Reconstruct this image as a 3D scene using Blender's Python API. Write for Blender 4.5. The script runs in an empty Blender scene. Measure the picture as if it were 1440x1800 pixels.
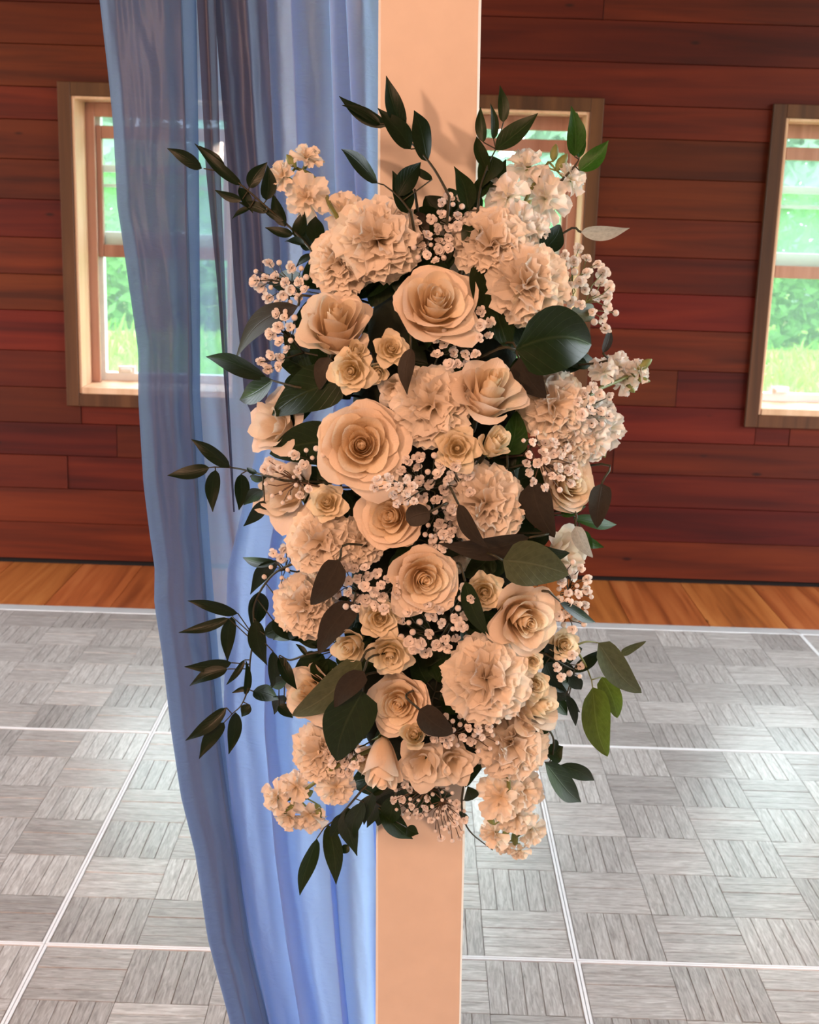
import bpy, bmesh, math, random
from mathutils import Vector, Matrix, noise

# ------------------------------------------------------------------ camera, world, lights, exposure
scene = bpy.context.scene
COL = scene.collection
F = 2250.0; PITCH = math.radians(13.3); ROLL = math.radians(1.8); CAMZ = 1.244
FW = Vector((0, math.cos(PITCH), -math.sin(PITCH)))
_r0 = Vector((1, 0, 0)); _u0 = Vector((0, math.sin(PITCH), math.cos(PITCH)))
RT = math.cos(ROLL) * _r0 + math.sin(ROLL) * _u0
UP = -math.sin(ROLL) * _r0 + math.cos(ROLL) * _u0
CAM = Vector((0, 0, CAMZ))
cam_data = bpy.data.cameras.new('camera'); cam = bpy.data.objects.new('camera', cam_data); COL.objects.link(cam)
cam.matrix_world = Matrix(((RT.x, UP.x, -FW.x, 0), (RT.y, UP.y, -FW.y, 0), (RT.z, UP.z, -FW.z, CAMZ), (0, 0, 0, 1)))
cam_data.sensor_fit = 'HORIZONTAL'; cam_data.sensor_width = 36.0; cam_data.lens = F / 1440 * 36.0
cam_data.clip_start = 0.05; cam_data.clip_end = 200
cam_data.dof.use_dof = True; cam_data.dof.focus_distance = 1.13; cam_data.dof.aperture_fstop = 26
scene.camera = cam

world = bpy.data.worlds.new('overcast_sky'); scene.world = world; world.use_nodes = True
wn = world.node_tree; wn.nodes.clear()
wo = wn.nodes.new('ShaderNodeOutputWorld'); wb = wn.nodes.new('ShaderNodeBackground')
wb.inputs['Color'].default_value = (0.86, 0.94, 1.0, 1); wb.inputs['Strength'].default_value = 11.0
wn.links.new(wb.outputs[0], wo.inputs[0])

def light(name, kind, loc, energy, color, **kw):
    d = bpy.data.lights.new(name, kind); d.energy = energy; d.color = color
    for k, v in kw.items(): setattr(d, k, v)
    o = bpy.data.objects.new(name, d); COL.objects.link(o); o.location = loc
    return o
# warm lamp hanging behind and to the side of the camera
light('warm_lamp', 'POINT', (-1.55, -1.45, 1.62), 178, (1.0, 0.54, 0.335), shadow_soft_size=0.10)
# broad warm fill light, added behind the camera to soften shadows
fill_lamp = light('warm_fill_light', 'AREA', (-.3, -1.9, 2.85), 112, (1.0, 0.54, 0.335), shape='RECTANGLE', size=2.4, size_y=1.2)
fill_lamp.rotation_euler = (math.radians(58), 0, 0)
scene.cycles.max_bounces = 7; scene.cycles.diffuse_bounces = 4; scene.cycles.transmission_bounces = 4; scene.cycles.transparent_max_bounces = 10
scene.cycles.caustics_reflective = False; scene.cycles.caustics_refractive = False; scene.cycles.adaptive_threshold = .03
# portals help the renderer find the daylight in the added side openings and the windows
def portal(name, loc, rot, sx, sy):
    o = light(name, 'AREA', loc, 1, (1, 1, 1), shape='RECTANGLE', size=sx, size_y=sy)
    o.rotation_euler = rot; o.data.cycles.is_portal = True
DAYLIGHT_GAP_R = (0.6, 4.0, 2.6); DAYLIGHT_GAP_L = (1.6, 3.9, 2.4); ROOM_X = 3.4
portal('portal_gap_right', (ROOM_X + .05, (DAYLIGHT_GAP_R[0] + DAYLIGHT_GAP_R[1]) / 2, DAYLIGHT_GAP_R[2] / 2), (0, math.pi / 2, 0), DAYLIGHT_GAP_R[2], DAYLIGHT_GAP_R[1] - DAYLIGHT_GAP_R[0])
portal('portal_gap_left', (-ROOM_X - .05, (DAYLIGHT_GAP_L[0] + DAYLIGHT_GAP_L[1]) / 2, DAYLIGHT_GAP_L[2] / 2), (0, -math.pi / 2, 0), DAYLIGHT_GAP_L[2], DAYLIGHT_GAP_L[1] - DAYLIGHT_GAP_L[0])

vs = scene.view_settings
vs.view_transform = 'Standard'; vs.look = 'None'; vs.gamma = 1.0; vs.use_curve_mapping = False
vs.exposure = 0.0

# ------------------------------------------------------------------ pixel helpers (frame 1440 x 1800)
def ray(x, y): return FW + RT * ((x - 720) / F) - UP * ((y - 900) / F)
def at(x, y, Y):
    d = ray(x, y); return CAM + d * (Y / d.y)
def pxm(p): return (Vector(p) - CAM).dot(FW) / F          # metres per pixel at a point
POST_Y = 1.174                                             # front face of the post
def dome(x, y):                                            # how far the flowers stand out from the post face
    e = 1 - ((x - 765) / 350) ** 2 - ((y - 880) / 640) ** 2
    return 0.015 + 0.105 * math.sqrt(max(0.0, e))
def fp(x, y, dq=0.0): return at(x, y, POST_Y - dome(x, y) - dq)

# ------------------------------------------------------------------ materials
def srgb(r, g, b):
    return tuple(((c / 255) / 12.92 if c / 255 <= .04045 else ((c / 255 + .055) / 1.055) ** 2.4) for c in (r, g, b)) + (1,)
def newmat(name):
    m = bpy.data.materials.new(name); m.use_nodes = True; m.node_tree.nodes.clear(); return m, m.node_tree.nodes, m.node_tree.links
def N(nodes, t, **kw):
    n = nodes.new(t)
    for k, v in kw.items():
        if k.startswith('_'): setattr(n, k[1:], v)
        else: n.inputs[k].default_value = v
    return n
def ramp(nodes, stops):
    n = nodes.new('ShaderNodeValToRGB'); e = n.color_ramp.elements
    while len(e) < len(stops): e.new(.5)
    for el, (p, c) in zip(e, stops): el.position = p; el.color = tuple(c)[:3] + (1,)
    return n

def petal_mat(name, c1, c2, trans=.3, rough=.55):
    """soft petal: colour deepens towards the base (uv v), fine veins, some light passing through"""
    m, n, l = newmat(name)
    out = N(n, 'ShaderNodeOutputMaterial'); uv = N(n, 'ShaderNodeUVMap'); sep = N(n, 'ShaderNodeSeparateXYZ')
    l.new(uv.outputs[0], sep.inputs[0])
    rp = ramp(n, [(0.0, c2), (0.75, c1), (1.0, c1)]); l.new(sep.outputs[1], rp.inputs[0])
    mp = N(n, 'ShaderNodeMapping'); mp.inputs['Scale'].default_value = (26, 1.5, 1); l.new(uv.outputs[0], mp.inputs[0])
    nz = N(n, 'ShaderNodeTexNoise', Scale=1.6, Detail=3.0); l.new(mp.outputs[0], nz.inputs['Vector'])
    bp = N(n, 'ShaderNodeBump', Strength=.22, Distance=.0015); l.new(nz.outputs[0], bp.inputs['Height'])
    oi = N(n, 'ShaderNodeObjectInfo'); hs = N(n, 'ShaderNodeHueSaturation')
    mr = N(n, 'ShaderNodeMapRange'); mr.inputs['To Min'].default_value = .93; mr.inputs['To Max'].default_value = 1.04
    l.new(oi.outputs['Random'], mr.inputs['Value']); l.new(mr.outputs[0], hs.inputs['Value']); l.new(rp.outputs[0], hs.inputs['Color'])
    pb = N(n, 'ShaderNodeBsdfPrincipled', Roughness=rough); pb.inputs['Specular IOR Level'].default_value = .25
    tr = N(n, 'ShaderNodeBsdfTranslucent'); mx = N(n, 'ShaderNodeMixShader', Fac=trans)
    l.new(hs.outputs[0], pb.inputs['Base Color']); l.new(hs.outputs[0], tr.inputs['Color'])
    l.new(bp.outputs[0], pb.inputs['Normal']); l.new(bp.outputs[0], tr.inputs['Normal'])
    l.new(pb.outputs[0], mx.inputs[1]); l.new(tr.outputs[0], mx.inputs[2]); l.new(mx.outputs[0], out.inputs[0])
    return m
def leaf_mat(name, c, vein, trans=.18, rough=.38):
    m, n, l = newmat(name)
    out = N(n, 'ShaderNodeOutputMaterial'); uv = N(n, 'ShaderNodeUVMap')
    mp = N(n, 'ShaderNodeMapping'); mp.inputs['Scale'].default_value = (3, 6, 1); l.new(uv.outputs[0], mp.inputs[0])
    nz = N(n, 'ShaderNodeTexNoise', Scale=2.0, Detail=4.0); l.new(mp.outputs[0], nz.inputs['Vector'])
    rp = ramp(n, [(.3, [v * .75 for v in c[:3]]), (.7, c)]); l.new(nz.outputs[0], rp.inputs[0])
    sep = N(n, 'ShaderNodeSeparateXYZ'); l.new(uv.outputs[0], sep.inputs[0])
    a = N(n, 'ShaderNodeMath', _operation='SUBTRACT'); a.inputs[1].default_value = .5; l.new(sep.outputs[0], a.inputs[0])
    b = N(n, 'ShaderNodeMath', _operation='ABSOLUTE'); l.new(a.outputs[0], b.inputs[0])
    # side veins slanting from the midrib
    s1 = N(n, 'ShaderNodeMath', _operation='MULTIPLY_ADD'); l.new(b.outputs[0], s1.inputs[0]); s1.inputs[1].default_value = -.7; l.new(sep.outputs[1], s1.inputs[2])
    s2 = N(n, 'ShaderNodeMath', _operation='MULTIPLY'); l.new(s1.outputs[0], s2.inputs[0]); s2.inputs[1].default_value = 48
    s3 = N(n, 'ShaderNodeMath', _operation='SINE'); l.new(s2.outputs[0], s3.inputs[0])
    s4 = N(n, 'ShaderNodeMapRange'); l.new(s3.outputs[0], s4.inputs['Value']); s4.inputs['From Min'].default_value = .93; s4.inputs['From Max'].default_value = 1; s4.inputs['To Max'].default_value = .3
    mr = N(n, 'ShaderNodeMapRange'); l.new(b.outputs[0], mr.inputs['Value']); mr.inputs['From Min'].default_value = .0; mr.inputs['From Max'].default_value = .035; mr.inputs['To Min'].default_value = .8; mr.inputs['To Max'].default_value = 0
    mxv = N(n, 'ShaderNodeMath', _operation='MAXIMUM'); l.new(s4.outputs[0], mxv.inputs[0]); l.new(mr.outputs[0], mxv.inputs[1])
    mc = N(n, 'ShaderNodeMixRGB'); l.new(mxv.outputs[0], mc.inputs[0]); l.new(rp.outputs[0], mc.inputs[1]); mc.inputs[2].default_value = tuple(vein[:3]) + (1,)
    bp = N(n, 'ShaderNodeBump', Strength=.25, Distance=.001); l.new(mxv.outputs[0], bp.inputs['Height'])
    pb = N(n, 'ShaderNodeBsdfPrincipled', Roughness=rough); pb.inputs['Specular IOR Level'].default_value = .22
    tc = N(n, 'ShaderNodeHueSaturation'); tc.inputs['Saturation'].default_value = 1.1; tc.inputs['Value'].default_value = 2.2; l.new(mc.outputs[0], tc.inputs['Color'])
    tr = N(n, 'ShaderNodeBsdfTranslucent'); l.new(tc.outputs[0], tr.inputs['Color'])
    mx = N(n, 'ShaderNodeMixShader', Fac=trans)
    l.new(mc.outputs[0], pb.inputs['Base Color']); l.new(bp.outputs[0], pb.inputs['Normal'])
    l.new(pb.outputs[0], mx.inputs[1]); l.new(tr.outputs[0], mx.inputs[2]); l.new(mx.outputs[0], out.inputs[0])
    return m
def plain(name, c, rough=.6, metal=0.0, nscale=60, nstr=.1, var=.12, spec=.4):
    m, n, l = newmat(name)
    out = N(n, 'ShaderNodeOutputMaterial'); tc = N(n, 'ShaderNodeTexCoord')
    nz = N(n, 'ShaderNodeTexNoise', Scale=nscale, Detail=4.0); l.new(tc.outputs['Object'], nz.inputs['Vector'])
    rp = ramp(n, [(.3, [v * (1 - var) for v in c[:3]]), (.7, [min(1, v * (1 + var)) for v in c[:3]])]); l.new(nz.outputs[0], rp.inputs[0])
    bp = N(n, 'ShaderNodeBump', Strength=nstr, Distance=.002); l.new(nz.outputs[0], bp.inputs['Height'])
    pb = N(n, 'ShaderNodeBsdfPrincipled', Roughness=rough, Metallic=metal); pb.inputs['Specular IOR Level'].default_value = spec
    l.new(rp.outputs[0], pb.inputs['Base Color']); l.new(bp.outputs[0], pb.inputs['Normal']); l.new(pb.outputs[0], out.inputs[0])
    return m
def wood_mat(name, stops, axis=0, rough=.5, knots=True, spec=.3, objvar=(.6, 1.25), scale=1.0, hue=.012):
    """long grain along the given world axis, a per-board shift of tone, dark knots"""
    m, n, l = newmat(name)
    out = N(n, 'ShaderNodeOutputMaterial'); geo = N(n, 'ShaderNodeNewGeometry'); oi = N(n, 'ShaderNodeObjectInfo')
    sc = [14 * scale] * 3; sc[axis] = .8 * scale
    mp = N(n, 'ShaderNodeMapping'); mp.inputs['Scale'].default_value = sc; l.new(geo.outputs['Position'], mp.inputs[0])
    off = N(n, 'ShaderNodeVectorMath', _operation='SCALE'); cmb = N(n, 'ShaderNodeCombineXYZ')
    for i in range(3): l.new(oi.outputs['Random'], cmb.inputs[i])
    l.new(cmb.outputs[0], off.inputs[0]); off.inputs['Scale'].default_value = 37
    add = N(n, 'ShaderNodeVectorMath', _operation='ADD'); l.new(mp.outputs[0], add.inputs[0]); l.new(off.outputs[0], add.inputs[1])
    nz = N(n, 'ShaderNodeTexNoise', Scale=1.6, Detail=7.0, Distortion=.6); l.new(add.outputs[0], nz.inputs['Vector'])
    rp = ramp(n, [(.3, stops[0]), (.5, stops[1]), (.72, stops[2])]); l.new(nz.outputs[0], rp.inputs[0])
    hs = N(n, 'ShaderNodeHueSaturation'); mr = N(n, 'ShaderNodeMapRange'); l.new(oi.outputs['Random'], mr.inputs['Value'])
    mr.inputs['To Min'].default_value, mr.inputs['To Max'].default_value = objvar
    l.new(mr.outputs[0], hs.inputs['Value']); l.new(rp.outputs[0], hs.inputs['Color'])
    fr = N(n, 'ShaderNodeMath', _operation='MULTIPLY'); l.new(oi.outputs['Random'], fr.inputs[0]); fr.inputs[1].default_value = 7.31
    fr2 = N(n, 'ShaderNodeMath', _operation='FRACT'); l.new(fr.outputs[0], fr2.inputs[0])
    mh = N(n, 'ShaderNodeMapRange'); l.new(fr2.outputs[0], mh.inputs['Value']); mh.inputs['To Min'].default_value = .5 - hue; mh.inputs['To Max'].default_value = .5 + hue
    l.new(mh.outputs[0], hs.inputs['Hue'])
    col = hs.outputs[0]
    if knots:
        ks = [11.0] * 3; ks[axis] = 4.0
        mk = N(n, 'ShaderNodeMapping'); mk.inputs['Scale'].default_value = ks; l.new(geo.outputs['Position'], mk.inputs[0])
        ad2 = N(n, 'ShaderNodeVectorMath', _operation='ADD'); l.new(mk.outputs[0], ad2.inputs[0]); l.new(off.outputs[0], ad2.inputs[1])
        vo = N(n, 'ShaderNodeTexVoronoi', Scale=1.0); l.new(ad2.outputs[0], vo.inputs['Vector'])
        mk2 = N(n, 'ShaderNodeMapRange'); l.new(vo.outputs['Distance'], mk2.inputs['Value']); mk2.inputs['From Min'].default_value = .04; mk2.inputs['From Max'].default_value = .085; mk2.inputs['To Min'].default_value = .85; mk2.inputs['To Max'].default_value = 0
        mc = N(n, 'ShaderNodeMixRGB'); l.new(mk2.outputs[0], mc.inputs[0]); l.new(col, mc.inputs[1]); mc.inputs[2].default_value = tuple(v * .25 for v in stops[0][:3]) + (1,)
        col = mc.outputs[0]
    bp = N(n, 'ShaderNodeBump', Strength=.25, Distance=.002); l.new(nz.outputs[0], bp.inputs['Height'])
    pb = N(n, 'ShaderNodeBsdfPrincipled', Roughness=rough); pb.inputs['Specular IOR Level'].default_value = spec
    l.new(col, pb.inputs['Base Color']); l.new(bp.outputs[0], pb.inputs['Normal']); l.new(pb.outputs[0], out.inputs[0])
    return m
def chiffon(name, c, sheer, trans=.5, edge=None):
    m, n, l = newmat(name)
    out = N(n, 'ShaderNodeOutputMaterial'); uv = N(n, 'ShaderNodeUVMap')
    mp = N(n, 'ShaderNodeMapping'); mp.inputs['Scale'].default_value = (5, 9, 1); l.new(uv.outputs[0], mp.inputs[0])
    nz = N(n, 'ShaderNodeTexNoise', Scale=2.2, Detail=3.0, Distortion=1.2); l.new(mp.outputs[0], nz.inputs['Vector'])
    bp = N(n, 'ShaderNodeBump', Strength=.16, Distance=.010); l.new(nz.outputs[0], bp.inputs['Height'])
    df = N(n, 'ShaderNodeBsdfDiffuse'); tr = N(n, 'ShaderNodeBsdfTranslucent'); tp = N(n, 'ShaderNodeBsdfTransparent')
    gl = N(n, 'ShaderNodeBsdfGlossy', Roughness=.45); gl.inputs['Color'].default_value = (.8, .85, 1, 1)
    for b in (df, tr): b.inputs['Color'].default_value = c; l.new(bp.outputs[0], b.inputs['Normal'])
    tp.inputs['Color'].default_value = tuple(.45 + .55 * v for v in c[:3]) + (1,)
    m1 = N(n, 'ShaderNodeMixShader', Fac=trans); l.new(df.outputs[0], m1.inputs[1]); l.new(tr.outputs[0], m1.inputs[2])
    mg = N(n, 'ShaderNodeMixShader', Fac=.03); l.new(m1.outputs[0], mg.inputs[1]); l.new(gl.outputs[0], mg.inputs[2])
    # a weave is more open seen square on than at a slant
    lw = N(n, 'ShaderNodeLayerWeight', Blend=.35)
    mr = N(n, 'ShaderNodeMapRange'); l.new(lw.outputs['Facing'], mr.inputs['Value']); mr.inputs['To Min'].default_value = sheer; mr.inputs['To Max'].default_value = sheer * .25
    m2 = N(n, 'ShaderNodeMixShader'); l.new(mr.outputs[0], m2.inputs[0]); l.new(mg.outputs[0], m2.inputs[1]); l.new(tp.outputs[0], m2.inputs[2])
    l.new(m2.outputs[0], out.inputs[0]); return m
def pane_mat(name, veil):
    m, n, l = newmat(name)
    out = N(n, 'ShaderNodeOutputMaterial'); tp = N(n, 'ShaderNodeBsdfTransparent'); gl = N(n, 'ShaderNodeBsdfGlossy', Roughness=.02)
    tp.inputs['Color'].default_value = (.95, 1, .98, 1)
    tr = N(n, 'ShaderNodeBsdfTranslucent'); tr.inputs['Color'].default_value = (.75, .88, .82, 1)
    geo = N(n, 'ShaderNodeNewGeometry'); nz = N(n, 'ShaderNodeTexNoise', Scale=7.0, Detail=5.0); l.new(geo.outputs['Position'], nz.inputs['Vector'])
    mr = N(n, 'ShaderNodeMapRange'); l.new(nz.outputs[0], mr.inputs['Value']); mr.inputs['From Min'].default_value = .3; mr.inputs['From Max'].default_value = .7; mr.inputs['To Min'].default_value = veil * .85; mr.inputs['To Max'].default_value = veil * 1.1
    m1 = N(n, 'ShaderNodeMixShader', Fac=.04); l.new(tp.outputs[0], m1.inputs[1]); l.new(gl.outputs[0], m1.inputs[2])
    m2 = N(n, 'ShaderNodeMixShader'); l.new(mr.outputs[0], m2.inputs[0]); l.new(m1.outputs[0], m2.inputs[1]); l.new(tr.outputs[0], m2.inputs[2])
    l.new(m2.outputs[0], out.inputs[0]); return m

M = {}
M['rose'] = petal_mat('rose_petal', (.92, .81, .68), (.92, .72, .48), .32)
M['rose_in'] = petal_mat('rose_inner_petal', (.94, .83, .65), (.94, .74, .48), .36)
M['carn'] = petal_mat('carnation_petal', (.90, .83, .73), (.88, .76, .58), .32, .6)
M['spray'] = petal_mat('spray_rose_petal', (.92, .83, .64), (.90, .77, .48), .34)
M['stock'] = petal_mat('stock_petal', (.92, .89, .85), (.88, .88, .74), .42, .6)
M['breath'] = petal_mat('babys_breath_petal', (.92, .87, .83), (.88, .80, .72), .3, .7)
M['leaf_dark'] = leaf_mat('ruscus_leaf', (.006, .018, .007), (.010, .026, .011), .08, .36)
M['leaf_salal'] = leaf_mat('salal_leaf', (.012, .028, .008), (.028, .046, .017), .12, .36)
M['leaf_brown'] = leaf_mat('leaf_underside', (.030, .025, .018), (.036, .030, .022), .05, .55)
M['leaf_green'] = leaf_mat('fresh_green_leaf', (.026, .075, .013), (.05, .11, .03), .35, .34)
M['leaf_lime'] = leaf_mat('lime_leaf', (.085, .125, .022), (.12, .17, .04), .40, .4)
M['hazy'] = leaf_mat('far_tree_leaf', (.22, .33, .23), (.25, .36, .25), .35, .7)  # distance haze put into the pale leaf colour
M['leaf_euc'] = leaf_mat('eucalyptus_leaf', (.082, .098, .050), (.115, .13, .072), .25, .42)
M['leaf_pale'] = leaf_mat('pale_leaf', (.42, .46, .44), (.5, .54, .5), .2, .4)
M['stem'] = plain('green_stem', (.16, .18, .05), .5)
M['stem_dark'] = plain('dark_stem', (.035, .035, .018), .5)
M['stem_brown'] = plain('twig_stem', (.12, .075, .045), .6)
M['calyx'] = plain('calyx_green', (.20, .25, .085), .55)
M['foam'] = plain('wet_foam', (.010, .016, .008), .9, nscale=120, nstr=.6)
M['post'] = plain('painted_post', (.735, .655, .575), .45, nscale=38, nstr=.16, var=.03)
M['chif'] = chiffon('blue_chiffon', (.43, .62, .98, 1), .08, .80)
M['chif_roll'] = chiffon('blue_chiffon_rolled', (.19, .28, .47, 1), .24, .58)  # shade of the overlapped layers put into a darker cloth colour
M['chif_shaded'] = chiffon('shaded_chiffon', (.075, .085, .15, 1), .15, .45)  # darkest copy of the chiffon: shade between folds put into its colour
M['chif_sheer'] = chiffon('sheer_blue_chiffon', (.45, .62, .95, 1), .45, .70)
RED = (srgb(62, 16, 6), srgb(84, 25, 9), srgb(100, 35, 13))
M['plank'] = wood_mat('stained_plank', RED, 0, .55, spec=.2, objvar=(.72, 1.3), hue=.008)
M['wall_core'] = plain('dark_framing', (.008, .005, .004), .9)
M['casing'] = wood_mat('window_casing_wood', (srgb(62, 34, 17), srgb(84, 49, 26), srgb(100, 61, 34)), 2, .5, False, objvar=(.9, 1.1), hue=.004)
M['jamb'] = wood_mat('pale_jamb_wood', (srgb(196, 150, 118), srgb(214, 170, 138), srgb(226, 186, 156)), 2, .45, False, objvar=(.95, 1.05), hue=.003)
M['sash'] = wood_mat('sash_wood', (srgb(160, 116, 98), srgb(178, 134, 116), srgb(190, 148, 130)), 2, .45, False, objvar=(.95, 1.05), hue=.003)
M['vinyl'] = plain('white_vinyl', (.82, .85, .86), .4, var=.02)
M['pane'] = pane_mat('clear_pane', .05)
M['pane_dusty'] = pane_mat('dusty_pane', .07)
M['oldfloor'] = wood_mat('old_orange_floor', (srgb(126, 64, 28), srgb(166, 92, 44), srgb(188, 116, 62)), 1, .42, True, objvar=(.85, 1.1), spec=.4, hue=.006)
M['alu'] = plain('aluminium_seam', (.90, .91, .92), .35, 0, var=.02)
M['tile_bed'] = plain('tile_bed', (.50, .49, .48), .7)
M['alu_edge'] = plain('aluminium_edge', (.60, .62, .63), .4, 0, var=.04)
M['dark_gap'] = plain('dark_gap', (.03, .03, .03), .7)
M['plaster'] = plain('inner_boards', (.16, .07, .04), .7, nscale=6)

def parquet_mat():
    """grey washed oak fingers: tone differs by finger (uv x cell), grain along each finger"""
    m, n, l = newmat('grey_parquet')
    out = N(n, 'ShaderNodeOutputMaterial'); uv = N(n, 'ShaderNodeUVMap'); oi = N(n, 'ShaderNodeObjectInfo')
    sep = N(n, 'ShaderNodeSeparateXYZ'); l.new(uv.outputs[0], sep.inputs[0])
    r100 = N(n, 'ShaderNodeMath', _operation='MULTIPLY'); l.new(oi.outputs['Random'], r100.inputs[0]); r100.inputs[1].default_value = 91.7
    fx = N(n, 'ShaderNodeMath', _operation='MULTIPLY'); l.new(sep.outputs[0], fx.inputs[0]); fx.inputs[1].default_value = 5
    fl = N(n, 'ShaderNodeMath', _operation='FLOOR'); l.new(fx.outputs[0], fl.inputs[0])
    sm = N(n, 'ShaderNodeMath', _operation='ADD'); l.new(fl.outputs[0], sm.inputs[0]); l.new(r100.outputs[0], sm.inputs[1])
    wn_ = N(n, 'ShaderNodeTexWhiteNoise', _noise_dimensions='1D'); l.new(sm.outputs[0], wn_.inputs['W'])
    cb = N(n, 'ShaderNodeCombineXYZ'); l.new(sep.outputs[0], cb.inputs[0]); l.new(sep.outputs[1], cb.inputs[1]); l.new(r100.outputs[0], cb.inputs[2])
    mp = N(n, 'ShaderNodeMapping'); mp.inputs['Scale'].default_value = (26, 2.6, 1); l.new(cb.outputs[0], mp.inputs[0])
    ofs = N(n, 'ShaderNodeVectorMath', _operation='ADD'); l.new(mp.outputs[0], ofs.inputs[0]); l.new(wn_.outputs['Color'], ofs.inputs[1])
    nz = N(n, 'ShaderNodeTexNoise', Scale=1.3, Detail=8.0, Roughness=.65, Distortion=1.0); l.new(ofs.outputs[0], nz.inputs['Vector'])
    rp = ramp(n, [(.30, srgb(140, 135, 131)), (.5, srgb(186, 182, 178)), (.70, srgb(220, 218, 215))]); l.new(nz.outputs[0], rp.inputs[0])
    hs = N(n, 'ShaderNodeHueSaturation'); l.new(rp.outputs[0], hs.inputs['Color'])
    mr = N(n, 'ShaderNodeMapRange'); l.new(wn_.outputs['Value'], mr.inputs['Value']); mr.inputs['To Min'].default_value = .90; mr.inputs['To Max'].default_value = 1.05
    mo = N(n, 'ShaderNodeMapRange'); l.new(oi.outputs['Random'], mo.inputs['Value']); mo.inputs['To Min'].default_value = .72; mo.inputs['To Max'].default_value = 1.06
    mm = N(n, 'ShaderNodeMath', _operation='MULTIPLY'); l.new(mr.outputs[0], mm.inputs[0]); l.new(mo.outputs[0], mm.inputs[1]); l.new(mm.outputs[0], hs.inputs['Value'])
    bp = N(n, 'ShaderNodeBump', Strength=.3, Distance=.001); l.new(nz.outputs[0], bp.inputs['Height'])
    pb = N(n, 'ShaderNodeBsdfPrincipled', Roughness=.28); pb.inputs['Specular IOR Level'].default_value = .75
    l.new(hs.outputs[0], pb.inputs['Base Color']); l.new(bp.outputs[0], pb.inputs['Normal']); l.new(pb.outputs[0], out.inputs[0])
    return m
M['parquet'] = parquet_mat()
def ground_mat():
    m, n, l = newmat('meadow_grass')
    out = N(n, 'ShaderNodeOutputMaterial'); geo = N(n, 'ShaderNodeNewGeometry')
    nz = N(n, 'ShaderNodeTexNoise', Scale=.55, Detail=5.0); l.new(geo.outputs['Position'], nz.inputs['Vector'])
    n2 = N(n, 'ShaderNodeTexNoise', Scale=9.0, Detail=5.0); l.new(geo.outputs['Position'], n2.inputs['Vector'])
    r1 = ramp(n, [(.38, (.15, .31, .05)), (.55, (.25, .37, .09)), (.68, (.40, .40, .22))]); l.new(nz.outputs[0], r1.inputs[0])
    r2 = ramp(n, [(.3, (.6, .6, .6)), (.7, (1.15, 1.15, 1.15))]); l.new(n2.outputs[0], r2.inputs[0])
    mx = N(n, 'ShaderNodeMixRGB', _blend_type='MULTIPLY', Fac=1); l.new(r1.outputs[0], mx.inputs[1]); l.new(r2.outputs[0], mx.inputs[2])
    pb = N(n, 'ShaderNodeBsdfDiffuse'); l.new(mx.outputs[0], pb.inputs['Color']); l.new(pb.outputs[0], out.inputs[0]); return m
M['meadow'] = ground_mat()
M['blade'] = leaf_mat('grass_blade', (.16, .33, .05), (.2, .38, .08), .4, .6)
M['hedge'] = leaf_mat('hedge_leaf', (.10, .25, .06), (.14, .30, .09), .4, .6)

# ------------------------------------------------------------------ mesh helpers
def mesh(name, verts, faces, mat, uvs=None, smooth=True):
    me = bpy.data.meshes.new(name); me.from_pydata([tuple(v) for v in verts], [], faces)
    if uvs is not None:
        ul = me.uv_layers.new(name='UVMap'); d = ul.data
        for lp in me.loops: d[lp.index].uv = uvs[lp.vertex_index]
    if mat: me.materials.append(M[mat])
    if smooth: me.polygons.foreach_set('use_smooth', [True] * len(me.polygons))
    me.update(); return me
def link(name, me, parent=None, mw=None):
    o = bpy.data.objects.new(name, me); COL.objects.link(o)
    if parent is not None: o.parent = parent
    if mw is not None: o.matrix_basis = mw
    return o
def tag(o, label=None, cat=None, group=None, kind=None):
    if label: o['label'] = label
    if cat: o['category'] = cat
    if group: o['group'] = group
    if kind: o['kind'] = kind
    return o
def grid_faces(nu, nv):
    return [(j * nu + i, j * nu + i + 1, (j + 1) * nu + i + 1, (j + 1) * nu + i) for j in range(nv - 1) for i in range(nu - 1)]
def box_data(x0, x1, y0, y1, z0, z1):
    v = [(x0, y0, z0), (x1, y0, z0), (x1, y1, z0), (x0, y1, z0), (x0, y0, z1), (x1, y0, z1), (x1, y1, z1), (x0, y1, z1)]
    f = [(0, 3, 2, 1), (4, 5, 6, 7), (0, 1, 5, 4), (1, 2, 6, 5), (2, 3, 7, 6), (3, 0, 4, 7)]
    return v, f
def boxes(name, bl, mat, parent=None, bevel=0.0):
    V, Fc = [], []
    for b in bl:
        v, f = box_data(*b); o = len(V); V += v; Fc += [tuple(i + o for i in q) for q in f]
    me = mesh(name, V, Fc, mat, smooth=False)
    if bevel:
        bm = bmesh.new(); bm.from_mesh(me)
        bmesh.ops.bevel(bm, geom=bm.edges[:], offset=bevel, segments=1, affect='EDGES'); bm.to_mesh(me); bm.free()
    return link(name, me, parent)
def tube_data(pts, r0, r1=None, sides=5):
    pts = [Vector(p) for p in pts]; r1 = r0 if r1 is None else r1; V, Fc = [], []
    n = len(pts)
    for i, p in enumerate(pts):
        t = (pts[min(i + 1, n - 1)] - pts[max(i - 1, 0)]).normalized()
        a = t.cross(Vector((.31, .17, .93))).normalized(); b = t.cross(a); r = r0 + (r1 - r0) * i / max(1, n - 1)
        for k in range(sides):
            g = 2 * math.pi * k / sides; V.append(p + a * (r * math.cos(g)) + b * (r * math.sin(g)))
    for i in range(n - 1):
        for k in range(sides):
            k2 = (k + 1) % sides; Fc.append((i * sides + k, i * sides + k2, (i + 1) * sides + k2, (i + 1) * sides + k))
    Fc.append(tuple(range(sides))[::-1]); Fc.append(tuple((n - 1) * sides + k for k in range(sides)))
    return V, Fc
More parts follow.
